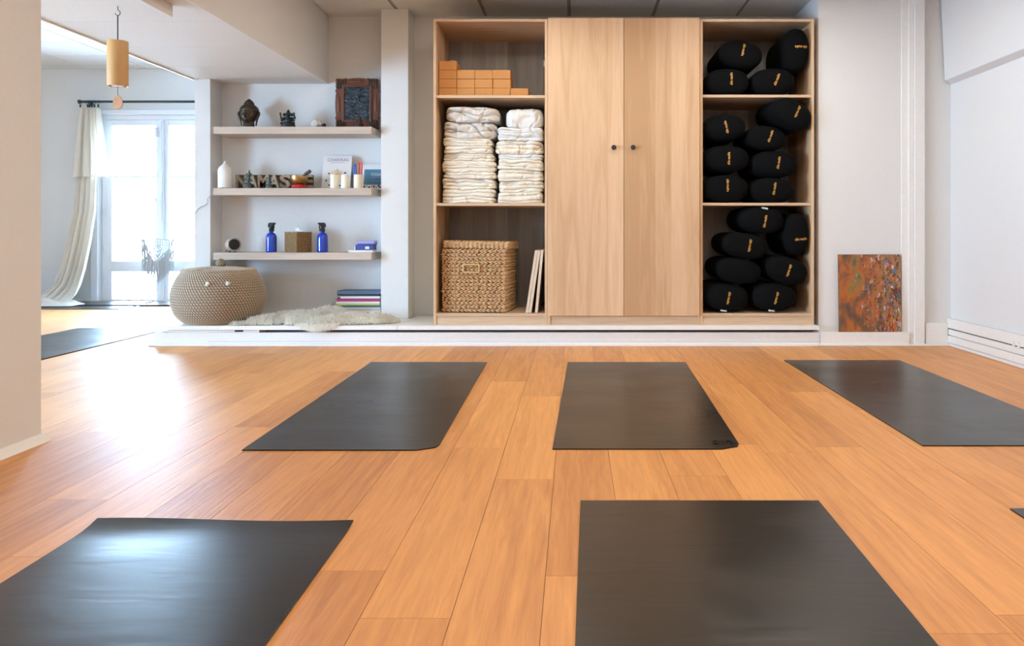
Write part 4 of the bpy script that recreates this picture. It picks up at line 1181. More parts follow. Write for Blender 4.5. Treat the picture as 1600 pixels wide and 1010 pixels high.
poly = []
for (ax, az, bx_, bz_, nx_, nz_) in ((fx0, fz0, fx1, fz0, 0, 0), (fx1, fz0, fx1, fz1, 1, 0), (fx1, fz1, fx0, fz1, 0, 1), (fx0, fz1, fx0, fz0, -1, 0)):
    for u, off in side_profile():
        poly.append((ax + (bx_ - ax) * u + nx_ * off, az + (bz_ - az) * u + nz_ * off))
MB().prism(poly, yf_, yb_).build('carved_board', 'frame_wood', t)
px0, px1 = at(538.3, 0, yf_).x, at(577.5, 0, yf_).x
pz0, pz1 = at(0, 187.5, yf_).z, at(0, 136, yf_).z
MB().box(px0, px1, yf_ - 0.002, yf_ + 0.001, pz0, pz1).build('picture', 'framed_picture', t)
ib = MB()
for (a0, a1, b0, b1) in ((px0 - 0.016, px0, pz0 - 0.016, pz1 + 0.016), (px1, px1 + 0.016, pz0 - 0.016, pz1 + 0.016), (px0, px1, pz1, pz1 + 0.016), (px0, px1, pz0 - 0.016, pz0)):
    ib.box(a0, a1, yf_ - 0.008, yf_ + 0.001, b0, b1)
ib.build('inner_moulding', 'frame_wood', t, bevel=0.004)
for sx2 in (0, 1):
    for sz2 in (0, 1):
        cv = MB()
        for k in range(16):
            u, v = (k % 4) / 3.0, (k // 4) / 3.0
            xx = (fx0 + 0.012 + u * 0.05) if sx2 == 0 else (fx1 - 0.012 - u * 0.05)
            zz = (fz0 + 0.012 + v * 0.05) if sz2 == 0 else (fz1 - 0.012 - v * 0.05)
            if u > 0.8 and v > 0.8: continue
            cv.ell((xx, yf_, zz), (0.0095, 0.006, 0.0090), seg=8, rings=5)
        cv.build('corner_carving', 'dark_carving', t, smooth=179)
for (xx, zz, rx, rz) in (((fx0 + fx1) / 2, fz1 - 0.018, 0.055, 0.012), (fx0 + 0.017, (fz0 + fz1) / 2, 0.012, 0.062), (fx1 - 0.017, (fz0 + fz1) / 2, 0.012, 0.062)):
    MB().ell((xx, yf_, zz), (rx, 0.006, rz), seg=20, rings=8).build('side_carving', 'frame_wood', t, smooth=179)

# aroma diffuser
z1_ = SZ[1]
c = at(351.7, 0, 5.66)
t = thing('aroma_diffuser', 'white ceramic aroma diffuser with pointed top on the middle shelf', 'diffuser', (c.x, 5.66, z1_))
MB().lathe([(0.047, 0.036), (0.0475, 0.06), (0.0475, 0.125), (0.045, 0.140), (0.036, 0.155), (0.018, 0.172), (0.0105, 0.180), (0.009, 0.192), (0.0065, 0.196), (0.001, 0.196)], (c.x, 5.66, z1_), 36).build('cover', 'ceramic', t, smooth=40)
MB().lathe([(0.0455, 0.006), (0.047, 0.010), (0.047, 0.034), (0.0445, 0.0345), (0.0445, 0.036)], (c.x, 5.66, z1_), 36).build('base', 'ceramic', t, smooth=30)
for k in range(3):
    a = R(30 + 120 * k)
    MB().lathe([(0.008, 0.0), (0.008, 0.006)], (c.x + 0.03 * math.cos(a), 5.66 + 0.03 * math.sin(a), z1_), 10).build('foot', 'charcoal', t)

# wooden NAMASTE letters
nx0, nx1 = at(368.5, 0, 5.72).x, at(488.5, 0, 5.72).x
t = thing('namaste_sign', 'rustic wooden letters reading NAMASTE on the middle shelf', 'sign', ((nx0 + nx1) / 2, 5.73, z1_))
lw = (nx1 - nx0) / 7
MB().box(nx0, nx1, 5.712, 5.748, z1_ + 0.0003, z1_ + 0.009).build('base_strip', 'rustic_edge', t, bevel=0.001)
MB().box(nx0, nx1, 5.735, 5.748, z1_ + 0.009, z1_ + 0.103).build('backing', 'rustic_edge', t, bevel=0.001)
for k, ch in enumerate('NAMASTE'):
    v_, f_ = fit_text(ch, lw * 0.98, 0.095, 0.010, 0.03)
    mb = MB().add([v + Vector((nx0 + lw * (k + 0.5), 5.724, z1_ + 0.0565)) for v in v_], f_)
    mb.build('letter', 'rustic_wood', t)

figurine('verdigris_statuette', 'taller green bronze statuette before the letter N', 'statue', at(387, 0, 5.655).x, 5.655, z1_, 0.133, 0.062, 'patina', lean=0.10)
figurine('verdigris_statuette', 'shorter green bronze statuette before the letter M', 'statue', at(420.5, 0, 5.655).x, 5.655, z1_, 0.100, 0.052, 'patina')

# singing bowl on its cushion, with mallet
c = at(467.3, 0, 5.645)
o = MB().lathe([(0.044, 0.0005), (0.054, 0.007), (0.054, 0.020), (0.045, 0.028), (0.028, 0.030)], (c.x, 5.645, z1_), 28).build('bowl_cushion', 'red_cushion', None, smooth=50)
tag(o, 'small round red cushion under the singing bowl', 'cushion')
prof = [(0.026, 0.030), (0.045, 0.036), (0.057, 0.052), (0.061, 0.072), (0.0605, 0.088), (0.0575, 0.088), (0.0575, 0.072), (0.053, 0.054), (0.042, 0.040), (0.0, 0.036)]
o = MB().lathe(prof, (c.x, 5.645, z1_ + 0.0005), 40, cap=False).build('singing_bowl', 'bowl_brass', None, smooth=60)
tag(o, 'hammered brass singing bowl on the middle shelf', 'bowl')
p0 = Vector((c.x + 0.022, 5.64, z1_ + 0.083)); p1 = at(485.0, 267.0, 5.62)
t = thing('bowl_mallet', 'dark wooden mallet resting across the brass bowl', 'mallet', tuple(p0))
MB().tube([p0, p0 + (p1 - p0) * 0.45], 0.0075, 12).build('shaft', 'mallet_wood', t, smooth=40)
MB().tube([p0 + (p1 - p0) * 0.40, p0 + (p1 - p0) * 0.43, p0 + (p1 - p0) * 0.97, p1], [0.0105, 0.0125, 0.0125, 0.010], 14).build('grip', 'mallet_wood', t, smooth=40)


# books leaning on the niche wall
def lean_book(name, label, x0, x1, h, th, ybot, lean, mat):
    t = bpy.data.objects.new(name, None); C.objects.link(t); t.empty_display_size = 0.05
    t.location = ((x0 + x1) / 2, ybot, z1_ + 0.0008); t.rotation_euler = (-lean, 0, 0)
    tag(t, label, 'book')
    w2 = (x1 - x0) / 2
    MB().box(-w2, w2, 0, 0.0018, 0, h).build('front_cover', mat, t, local=True)
    MB().box(-w2, w2, th - 0.0018, th, 0, h).build('back_cover', mat, t, local=True)
    MB().box(-w2 + 0.001, w2 - 0.003, 0.0018, th - 0.0018, 0.003, h - 0.003).build('pages', 'paper', t, local=True)
    return t


def print_on(t, name, s, cx_, cz_, w_, h_, mat, y=-0.0006):
    v_, f_ = fit_text(s, w_, h_)
    MB().add([v + Vector((cx_, y, cz_)) for v in v_], f_).build(name, mat, t, local=True)


def dash_line(t, cx_, cz_, w_, h_, mat):
    mb = MB(); rd = random.Random(int(w_ * 1e4)); x = cx_ - w_ / 2
    while x < cx_ + w_ / 2:
        l = rd.uniform(0.003, 0.007)
        mb.box(x, x + l, -0.0010, -0.0007, cz_ - h_ / 2, cz_ + h_ / 2); x += l + 0.0018
    mb.build('small_print', mat, t, local=True)


bk = lean_book('book', 'white book titled CHAKRAS leaning behind the candles', at(502, 0, 5.745).x, at(546.5, 0, 5.745).x, 0.252, 0.014, 5.742, R(14), 'book_white')
print_on(bk, 'title', 'CHAKRAS', 0.004, 0.222, 0.152, 0.024, 'ink_violet')
dash_line(bk, 0.004, 0.200, 0.098, 0.004, 'ink_grey')
lot = MB()
for k in range(13):
    a = 2 * PI * k / 13
    lot.ell((0.004 + 0.034 * math.cos(a), -0.0006, 0.092 + 0.038 * math.sin(a)), (0.022, 0.0006, 0.009), Matrix.Rotation(-a, 3, 'Y'), seg=10, rings=5)
lot.ell((0.004, -0.0006, 0.092), (0.030, 0.0006, 0.034), seg=18, rings=6)
lot.build('flower_print', 'ink_ochre', bk, local=True)
for (dx, dz, mt) in ((-0.055, 0.118, 'ink_dark'), (0.062, 0.122, 'ink_blue'), (0.004, 0.146, 'ink_grey'), (-0.072, 0.066, 'ink_dark'), (-0.048, 0.030, 'ink_dark'), (0.076, 0.066, 'ink_violet'), (0.03, 0.028, 'ink_dark')):
    MB().ell((dx, -0.0006, dz), (0.0095 if mt == 'ink_blue' else 0.007, 0.0006, 0.0062), seg=12, rings=5).build('symbol_print', mt, bk, local=True)
bk = lean_book('book', 'teal book titled YOGA partly hidden by the white column', at(552, 0, 5.755).x, -1.3725, 0.192, 0.016, 5.752, R(16), 'book_white')
hw = (-1.3725 - at(552, 0, 5.755).x) / 2
MB().box(-hw + 0.072, hw, -0.0006, 0.0, 0.034, 0.152).build('cover_panel', 'book_teal', bk, local=True)
print_on(bk, 'title', 'YOGA', hw - 0.066, 0.112, 0.072, 0.022, 'paper', -0.0010)
dash_line(bk, hw - 0.066, 0.090, 0.070, 0.005, 'box_lilac')
dash_line(bk, hw - 0.066, 0.064, 0.058, 0.004, 'box_lilac')
for k in range(7):
    MB().ell((-hw + 0.08 + 0.017 * k, -0.0008, 0.020 + 0.006 * math.sin(k * 2.3)), (0.007, 0.0006, 0.009), seg=10, rings=5).build('cover_figure', 'ink_dark' if k % 2 == 0 else 'ink_grey', bk, local=True)
MB().ell((hw - 0.025, -0.0008, 0.016), (0.009, 0.0006, 0.007), seg=12, rings=5).build('publisher_mark', 'ink_blue', bk, local=True)

# candles and the cup of ties
for (px, lab) in ((522.7, 'cream pillar candle with upright wick, in front of the CHAKRAS book'), (539.8, 'cream pillar candle in front of the CHAKRAS book, without visible wick')):
    c = at(px, 0, 5.62)
    t = thing('pillar_candle', lab, 'candle', (c.x, 5.62, z1_), 'pillar candles')
    MB().lathe([(0.0285, 0.0005), (0.0292, 0.004), (0.0292, 0.091), (0.0275, 0.0955), (0.022, 0.0945), (0.010, 0.092), (0.001, 0.0915)], (c.x, 5.62, z1_), 32).build('wax', 'candle_wax', t, smooth=40)
    if px < 530:
        MB().tube([(c.x, 5.62, z1_ + 0.09), (c.x - 0.001, 5.62, z1_ + 0.105), (c.x - 0.002, 5.62, z1_ + 0.122)], [0.003, 0.0028, 0.0015], 6).build('wick', 'wick', t, smooth=60)
    else:
        MB().tube([(c.x, 5.62, z1_ + 0.09), (c.x, 5.62, z1_ + 0.095)], 0.0015, 6).build('wick', 'wick', t)
c = at(559.5, 0, 5.62)
o = MB().lathe([(0.0285, 0.0005), (0.0295, 0.003), (0.0295, 0.0965), (0.0265, 0.0965), (0.0265, 0.006), (0.001, 0.006)], (c.x, 5.62, z1_), 32, cap=False).build('cream_cup', 'candle_wax', None, smooth=40)
tag(o, 'cream cylindrical cup holding looped coloured cords', 'cup')
for (mt, colname, dx, sp, hh, r_) in (('pen_blue', 'blue', -0.014, 0.006, 0.170, 0.0055), ('pen_brown', 'brown', -0.002, 0.010, 0.182, 0.0048), ('pen_pink', 'pink', 0.006, 0.011, 0.188, 0.0045), ('pen_red', 'red', 0.012, 0.009, 0.186, 0.0050), ('paper', 'white', 0.016, 0.014, 0.165, 0.0040)):
    x_ = c.x + dx
    y_ = 5.62 + dx * 0.5
    lean_ = dx * 0.5
    pts = []
    for k in range(15):
        a = PI * k / 14
        pts.append((x_ + lean_ - sp * math.cos(a), y_, z1_ + hh - 0.02 + 0.02 * math.sin(a)))
    pts = [(x_ - sp * 0.7, y_, z1_ + 0.012)] + pts + [(x_ + sp * 0.7, y_, z1_ + 0.012)]
    o = MB().tube(pts, r_, 8).build('looped_cord', mt, None, smooth=60)
    tag(o, 'looped %s cord standing in the cream cup' % colname, 'cord', 'cords in the cup')

# ------------------------------------------------------------------ lowest shelf
z2_ = SZ[2]
# portable speaker
ax = Vector((0.62, -0.78, 0.06)).normalized()
pc = at(363.5, 0, 5.67); pc = Vector((pc.x, 5.67, z2_ + 0.053))
t = thing('portable_speaker', 'small round speaker with dark grille on the lowest shelf', 'speaker', (pc.x, pc.y, z2_))
rotm = ax.to_track_quat('Z', 'Y').to_matrix().to_4x4()
mt_ = Matrix.Translation(pc) @ rotm
MB().lathe([(0.030, -0.045), (0.040, -0.040), (0.046, -0.028), (0.0475, 0.0), (0.0475, 0.030)], seg=32, mat=mt_).build('shell', 'speaker_body', t, smooth=50)
MB().lathe([(0.0475, 0.030), (0.0485, 0.036), (0.046, 0.045), (0.039, 0.047), (0.038, 0.040)], seg=32, mat=mt_, cap=False).build('rim', 'speaker_ring', t, smooth=50)
MB().lathe([(0.0385, 0.034), (0.0385, 0.0405), (0.02, 0.0425), (0.001, 0.043)], seg=32, mat=mt_).build('grille', 'charcoal', t, smooth=40)
MB().tube([pc + Vector((-0.030, 0.004, -0.030)), pc + Vector((-0.046, 0.0, -0.044)), pc + Vector((-0.052, -0.004, -0.0525))], 0.0022, 6).build('foot', 'charcoal', t, smooth=60)
MB().tube([pc + Vector((-0.014, -0.010, -0.040)), pc + Vector((-0.020, -0.014, -0.0525))], 0.005, 8).build('foot', 'charcoal', t, smooth=60)
MB().tube([pc + Vector((0.020, -0.014, -0.040)), pc + Vector((0.022, -0.016, -0.0525))], 0.005, 8).build('foot', 'charcoal', t, smooth=60)


def spray_bottle(label, px, turn):
    c = at(px, 0, 5.655)
    t = thing('spray_bottle', label, 'spray bottle', (c.x, 5.655, z2_), 'cobalt spray bottles', rotz=turn)
    MB().lathe([(0.034, 0.0005), (0.0375, 0.005), (0.038, 0.012), (0.038, 0.102), (0.036, 0.116), (0.029, 0.130), (0.018, 0.138), (0.0135, 0.142), (0.0135, 0.150)], seg=36).build('glass_body', 'cobalt_glass', t, smooth=50, local=True)
    MB().lathe([(0.0155, 0.146), (0.0165, 0.149), (0.0165, 0.168), (0.014, 0.171), (0.012, 0.178)], seg=24).build('collar', 'charcoal', t, smooth=40, local=True)
    MB().prism([(-0.022, 0.176), (0.012, 0.174), (0.014, 0.190), (0.026, 0.196), (0.027, 0.210), (-0.012, 0.210), (-0.022, 0.200)], -0.011, 0.011).build('sprayer_head', 'charcoal', t, bevel=0.003, local=True)
    MB().tube([(0.019, 0, 0.194), (0.022, 0, 0.178), (0.018, 0, 0.160), (0.022, 0, 0.150)], [0.005, 0.0045, 0.004, 0.003], 8).build('trigger', 'charcoal', t, smooth=60, local=True)
    MB().lathe([(0.006, 0), (0.006, 0.006)], seg=10, mat=Matrix.Translation((0.026, 0, 0.203)) @ Matrix.Rotation(R(90), 4, 'Y')).build('nozzle', 'charcoal', t, local=True)


spray_bottle('cobalt blue spray bottle between the speaker and tissue box', 424, R(-15))
spray_bottle('cobalt blue spray bottle right of the tissue box', 504, R(190))

# woven tissue box cover
c = at(466, 0, 5.70)
t = thing('tissue_box', 'brown woven tissue box between two blue bottles', 'tissue box', (c.x, 5.70, z2_), rotz=R(-33))
S = 0.064
MB().box(-S, S, -S, S, 0.0005, 0.140).build('box_core', 'hyacinth_dark', t, local=True)
wv_ = MB()
for r_ in range(19):
    zz = 0.006 + r_ * 0.0072
    for sd in range(4):
        ro = Matrix.Rotation(R(90 * sd), 4, 'Z')
        for k in range(14):
            u = -S + 2 * S * (k + 0.5) / 14
            dd = 0.0022 if (k + r_) % 2 else 0.0006
            wv_.box(u - 0.0045, u + 0.0045, -S - dd, -S + 0.001, zz - 0.0030, zz + 0.0030, ro)
wv_.build('weave', 'tissue_weave', t, local=True, kind='stuff')
rm = MB()
cs_ = [(-S, -S), (S, -S), (S, S), (-S, S)]
for a, b_ in zip(cs_, cs_[1:] + cs_[:1]):
    rm.tube([(a[0], a[1], 0.141), (b_[0], b_[1], 0.141)], 0.0038, 8)
rm.build('rim', 'tissue_weave', t, smooth=50, local=True)
ts = []
for j in range(9):
    for i in range(9):
        u, v = i / 8 - 0.5, j / 8
        ts.append((u * (0.05 + 0.03 * math.sin(v * 3)) + 0.006 * math.sin(v * 5), 0.010 * math.sin(u * 9 + v * 3) * v, 0.138 + v * (0.052 - 0.05 * abs(u) + 0.008 * math.sin(u * 11))))
tf = [(j * 9 + i, j * 9 + i + 1, (j + 1) * 9 + i + 1, (j + 1) * 9 + i) for j in range(8) for i in range(8)]
MB().add(ts, tf).build('tissue', 'paper', t, smooth=179, local=True)

# paper, card boxes
xa = at(545, 0, 5.62).x
o = MB().box(xa, xa + 0.172, 5.600, 5.72, z2_ + 0.0003, z2_ + 0.016).build('paper_stack', 'paper', None, bevel=0.001)
tag(o, 'flat white booklet under the blue card box', 'booklet')
xa = at(555.5, 0, 5.63).x
t = thing('card_box', 'dark blue card box with a pale sticker, under the lilac box', 'box', (xa + 0.06, 5.66, z2_ + 0.0165))
MB().box(xa, xa + 0.128, 5.615, 5.71, z2_ + 0.0166, z2_ + 0.052).build('box_body', 'box_blue', t, bevel=0.003)
MB().box(xa + 0.072, xa + 0.100, 5.6142, 5.615, z2_ + 0.024, z2_ + 0.042).build('sticker', 'paper', t)
MB().box(xa - 0.002, xa + 0.010, 5.617, 5.705, z2_ + 0.0166, z2_ + 0.0168 + 0.034).build('box_tab', 'steel', t, bevel=0.002)
xa = at(558.5, 0, 5.63).x
t = thing('card_box', 'lilac card box on top of the blue box, lowest shelf', 'box', (xa + 0.06, 5.66, z2_ + 0.0525))
MB().box(xa, xa + 0.121, 5.618, 5.708, z2_ + 0.0526, z2_ + 0.068).build('box_base', 'box_blue', t, bevel=0.002)
MB().box(xa - 0.0008, xa + 0.1218, 5.617, 5.709, z2_ + 0.0612, z2_ + 0.083).build('box_lid', 'box_lilac', t, bevel=0.002)

# cable dropping from the middle shelf behind the pillar
pts = [at(334, 300, 5.60), at(329, 306, 5.62), at(324, 311, 5.64), at(325, 316, 5.655), at(321, 321, 5.657), at(314, 323, 5.66), at(309, 327, 5.66), at(305.5, 333, 5.66), at(303, 338, 5.69)]
sm_ = []
for k in range(len(pts) - 1):
    for q in range(3): sm_.append(pts[k].lerp(pts[k + 1], q / 3))
sm_.append(pts[-1])
tag(MB().tube(sm_, 0.0022, 6).build('power_cable', 'cord_grey', None, smooth=60), 'thin grey cable trailing from middle shelf across the wall end', 'cable')

# ------------------------------------------------------------------ round lidded basket
bc = Vector((-2.415, 5.43, PLAT + 0.001))
t = thing('round_basket', 'large round coiled basket with knobbed lid on the platform', 'basket', tuple(bc))
ctrl = [(0.205, 0.0), (0.236, 0.018), (0.268, 0.055), (0.291, 0.11), (0.299, 0.17), (0.292, 0.225), (0.272, 0.28), (0.246, 0.325), (0.226, 0.352)]


def cat_interp(pts, n):
    out = []
    m_ = len(pts)
    for k in range(n + 1):
        u = k / n * (m_ - 1)
        i = min(int(u), m_ - 2); f = u - i
        p0 = pts[max(i - 1, 0)]; p1 = pts[i]; p2 = pts[i + 1]; p3 = pts[min(i + 2, m_ - 1)]
        out.append(tuple(0.5 * (2 * p1[a] + (p2[a] - p0[a]) * f + (2 * p0[a] - 5 * p1[a] + 4 * p2[a] - p3[a]) * f * f + (3 * p1[a] - p0[a] - 3 * p2[a] + p3[a]) * f ** 3) for a in (0, 1)))
    return out


NCO = 26
fine = cat_interp(ctrl, NCO * 5)
prof = []
for k, (r, z) in enumerate(fine):
    ph = (k % 5) / 5
    prof.append((r - 0.006 + 0.0075 * math.sin(PI * ph), z))
MB().lathe(prof, bc, 110).build('coiled_body', 'seagrass', t, smooth=179)
stt = MB()
mid = cat_interp(ctrl, NCO)
for k in range(NCO):
    r = (mid[k][0] + mid[k + 1][0]) / 2; z = (mid[k][1] + mid[k + 1][1]) / 2
    slope = math.atan2(mid[k + 1][0] - mid[k][0], mid[k + 1][1] - mid[k][1])
    n = 92
    for q in range(n):
        a = 2 * PI * (q + 0.42 * k) / n
        mtx = Matrix.Translation((bc.x, bc.y, bc.z + z)) @ Matrix.Rotation(a, 4, 'Z') @ Matrix.Translation((r + 0.0012, 0, 0)) @ Matrix.Rotation(slope, 4, 'Y') @ Matrix.Rotation(R(32), 4, 'X')
        stt.box(-0.0018, 0.0018, -0.0022, 0.0022, -0.0068, 0.0068, mtx)
stt.build('stitching', 'seagrass_stitch', t, kind='stuff')
lp = []
for k in range(17):
    u = k / 16
    r = 0.232 * (1 - u) + 0.014 * u
    lp.append((r + 0.002 * (k % 2), 0.350 + 0.020 * math.sin(u * PI / 2) + 0.004 * (k % 2)))
lp = [(0.215, 0.342), (0.232, 0.342), (0.240, 0.349)] + lp
lido = MB().lathe(lp, bc, 96).build('lid', 'seagrass', t, smooth=179)
st2 = MB()
for k in range(9):
    r = 0.225 - k * 0.024
    n = max(12, int(88 * r / 0.225))
    for q in range(n):
        a = 2 * PI * (q + 0.4 * k) / n
        mtx = Matrix.Translation((bc.x, bc.y, bc.z + 0.358 + 0.0155 * math.sin((k / 9) * PI / 2))) @ Matrix.Rotation(a, 4, 'Z') @ Matrix.Translation((r, 0, 0)) @ Matrix.Rotation(R(30), 4, 'Z')
        st2.box(-0.0068, 0.0068, -0.002, 0.002, -0.003, 0.003, mtx)
for q in range(96):
    a = 2 * PI * q / 96
    st2.box(-0.0018, 0.002, -0.0022, 0.0022, -0.0065, 0.0065, Matrix.Translation((bc.x, bc.y, bc.z + 0.348)) @ Matrix.Rotation(a, 4, 'Z') @ Matrix.Translation((0.238, 0, 0)) @ Matrix.Rotation(R(35), 4, 'X'))
st2.build('lid_stitching', 'seagrass_stitch', lido, kind='stuff')
kn = MB()
kc = Vector((bc.x + 0.012, bc.y, bc.z + 0.372))
kn.ell(kc + Vector((0, 0, 0.024)), (0.031, 0.031, 0.030), seg=24, rings=16, fn=lambda p: p * (1 + 0.07 * math.sin(9 * math.atan2(p.y, p.x) + 8 * p.z)))
kn.build('lid_knob', 'seagrass', lido, smooth=60)
for px in (325, 357.5):
    p = at(px, 442.5, 5.165)
    v = Vector((p.x - bc.x, p.y - bc.y, 0)); v = v.normalized() * 0.288
    kk = MB().ell((bc.x + v.x, bc.y + v.y, p.z - 0.004), (0.013, 0.011, 0.015), seg=12, rings=8, fn=lambda p_: p_ * (1 + 0.2 * math.sin(5 * p_.z + 3 * p_.x)))
    kk.build('cord_knot', 'care_tag', t, smooth=60)

# ------------------------------------------------------------------ sheepskin
out = [(-2.262, 5.212), (-2.205, 5.262), (-2.16, 5.36), (-2.08, 5.47), (-1.93, 5.56), (-1.72, 5.63), (-1.60, 5.615), (-1.50, 5.56), (-1.40, 5.53), (-1.26, 5.50), (-1.18, 5.42), (-1.20, 5.33), (-1.32, 5.27), (-1.48, 5.245), (-1.55, 5.215),
       (-1.62, 5.192), (-1.72, 5.190), (-1.80, 5.212), (-1.93, 5.235), (-2.06, 5.222), (-2.16, 5.205)]
cx_, cy_ = -1.7, 5.40


def inside(x, y):
    c = False
    n = len(out)
    for i in range(n):
        x1, y1 = out[i]; x2, y2 = out[(i + 1) % n]
        if (y1 > y) != (y2 > y) and x < (x2 - x1) * (y - y1) / (y2 - y1) + x1: c = not c
    return c


def edge_dist(x, y):
    best = 9
    n = len(out)
    for i in range(n):
        x1, y1 = out[i]; x2, y2 = out[(i + 1) % n]
        dx, dy = x2 - x1, y2 - y1
        u = max(0, min(1, ((x - x1) * dx + (y - y1) * dy) / (dx * dx + dy * dy)))
        best = min(best, math.hypot(x - x1 - u * dx, y - y1 - u * dy))
    return best


def skin_h(x, y):
    e = min(1.0, edge_dist(x, y) / 0.10)
    h = 0.030 + 0.022 * (mnoise.noise(Vector((x * 5, y * 6, 0.4))) + 0.6)
    h += 0.046 * math.exp(-(((x + 1.66) / 0.12) ** 2 + ((y - 5.56) / 0.10) ** 2)) + 0.012 * math.exp(-(((x + 1.95) / 0.15) ** 2 + ((y - 5.45) / 0.12) ** 2))
    return PLAT + 0.003 + max(0.0, h) * math.sin(e * PI / 2)


t = thing('sheepskin', 'fluffy cream sheepskin spread on the white platform', 'sheepskin', (cx_, cy_, PLAT))
gv = {}; vs = []; fs = []
nx_, ny_ = 64, 28
for j in range(ny_ + 1):
    for i in range(nx_ + 1):
        x = -2.28 + 1.12 * i / nx_; y = 5.18 + 0.47 * j / ny_
        gv[(i, j)] = (x, y, inside(x, y))
idx = {}
for j in range(ny_):
    for i in range(nx_):
        q = [(i, j), (i + 1, j), (i + 1, j + 1), (i, j + 1)]
        if all(gv[k][2] for k in q):
            f = []
            for k in q:
                if k not in idx:
                    idx[k] = len(vs); x, y, _ = gv[k]; vs.append((x, y, skin_h(x, y)))
                f.append(idx[k])
            fs.append(tuple(f))
MB().add(vs, fs).build('hide', 'hide', t, smooth=179)
fur = MB()
rg = random.Random(5)


def strand(p, d, ln, wd, drop):
    side = d.cross(Vector((0, 0, 1)))
    if side.length < 1e-3: side = Vector((1, 0, 0))
    side = (side.normalized() + Vector((rg.uniform(-.4, .4), rg.uniform(-.4, .4), rg.uniform(-.4, .4)))).normalized() * wd
    a = p; b2 = p + d * ln * 0.5; c2 = p + d * ln + Vector((0, 0, -drop * ln))
    b2 = b2 + Vector((0, 0, -drop * ln * 0.2))
    vs_ = [a - side, a + side, b2 + side * 0.8, b2 - side * 0.8, c2]
    o = len(fur.v)
    fur.v += vs_; fur.f += [(o, o + 1, o + 2, o + 3), (o + 3, o + 2, o + 4)]


n = 0
while n < 17000:
    x = rg.uniform(-2.28, -1.16); y = rg.uniform(5.18, 5.65)
    if not inside(x, y): continue
    n += 1
    z = skin_h(x, y)
    e = edge_dist(x, y)
    g = Vector((skin_h(x - 0.01, y) - skin_h(x + 0.01, y), skin_h(x, y - 0.01) - skin_h(x, y + 0.01), 0)) * 14
    cl = Vector((mnoise.noise(Vector((x * 14, y * 14, 1))), mnoise.noise(Vector((x * 14, y * 14, 7))), 0)) * 0.9
    d = (Vector((0, 0, 0.75)) + g + cl + Vector((rg.uniform(-.35, .35), rg.uniform(-.35, .35), 0)) + Vector((0.15, -0.35, 0))).normalized()
    strand(Vector((x, y, z - 0.002)), d, rg.uniform(0.026, 0.052), rg.uniform(0.0014, 0.0030), 0.35)
for k in range(1500):
    x = rg.gauss(-1.675, 0.062)
    if not -1.83 < x < -1.53: continue
    y = 5.197 + rg.uniform(-0.008, 0.02)
    d = Vector((rg.uniform(-.25, .25) + (x + 1.675) * 1.5, -0.55, -0.35 + rg.uniform(-.3, .35))).normalized()
    strand(Vector((x, y, PLAT + rg.uniform(0.002, 0.02))), d, rg.uniform(0.03, 0.052) * (1 - abs(x + 1.675) / 0.25), rg.uniform(0.001, 0.002), 0.55)
fur.build('fleece', 'fleece', t, kind='stuff')

# ------------------------------------------------------------------ stack of magazines
mg = [('mint', 'green-grey', 0.014), ('white', 'white', 0.012), ('black', 'black', 0.012), ('white', 'white', 0.018), ('lilac', 'lilac', 0.018), ('teal', 'dark teal', 0.012), ('lime', 'lime yellow', 0.010),
      ('cream', 'cream', 0.016), ('magenta', 'magenta', 0.018), ('cyan', 'bright blue', 0.020), ('black', 'black', 0.010), ('blue', 'steel blue', 0.022)]
pos = ['bottom', 'second from the bottom', 'third from the bottom', 'fourth from the bottom', 'fifth from the bottom', 'sixth from the bottom', 'sixth from the top', 'fifth from the top', 'fourth from the top', 'third from the top', 'second from the top', 'top']
z = PLAT + 0.0004
offs = [0.03, 0.05, 0.035, 0.02, 0.03, 0.012, 0.004, 0.0, 0.006, 0.034, 0.010, 0.008]
for (ck, cn, th), ps, of in zip(mg, pos, offs):
    x0_, x1_ = -1.694 + of, -1.372 - random.uniform(0, 0.006) - (0.02 if ck == 'black' else 0)
    y0_, y1_ = 5.655 + random.uniform(0, 0.012), 5.845
    t = thing('magazine', '%s magazine, %s of the stack beside the column' % (cn, ps), 'magazine', ((x0_ + x1_) / 2, (y0_ + y1_) / 2, z), 'magazines stacked by the column')
    MB().box(x0_, x1_, y0_, y1_, z + th - 0.0022, z + th).build('cover', MAG[ck], t, bevel=0.0006)
    MB().box(x0_, x1_, y0_, y1_, z, z + 0.0022).build('back_cover', MAG[ck], t, bevel=0.0006)
    MB().box(x0_ + 0.003, x1_ - 0.002, y0_ + 0.0025, y1_ - 0.002, z + 0.0022, z + th - 0.0022).build('pages', 'paper', t)
    if th < 0.0155 or ck in ('blue', 'magenta'):
        MB().box(x0_ + 0.004, x1_ - 0.001, y0_, y0_ + 0.0024, z + 0.0022, z + th - 0.0022).build('spine', MAG[ck], t)
    z += th + 0.0008

# ------------------------------------------------------------------ painting on the ledge
p0, p1 = at(1311.5, 519, 5.238), at(1408, 519, 5.238)
hgt = 0.507
t = bpy.data.objects.new('abstract_painting', None); C.objects.link(t)
t.location = ((p0.x + p1.x) / 2, 5.2375, 0.0915); t.rotation_euler = (-R(2.0), 0, 0)
tag(t, 'unframed orange and brown abstract canvas leaning on the wall', 'painting')
hw = (p1.x - p0.x) / 2
MB().box(-hw, hw, 0.0012, 0.017, 0.0, hgt).build('stretcher', 'canvas_edge', t, bevel=0.0015, local=True)
MB().box(-hw, hw, 0.0, 0.0011, 0.0, hgt).build('painted_canvas', 'abstract_paint', t, local=True)

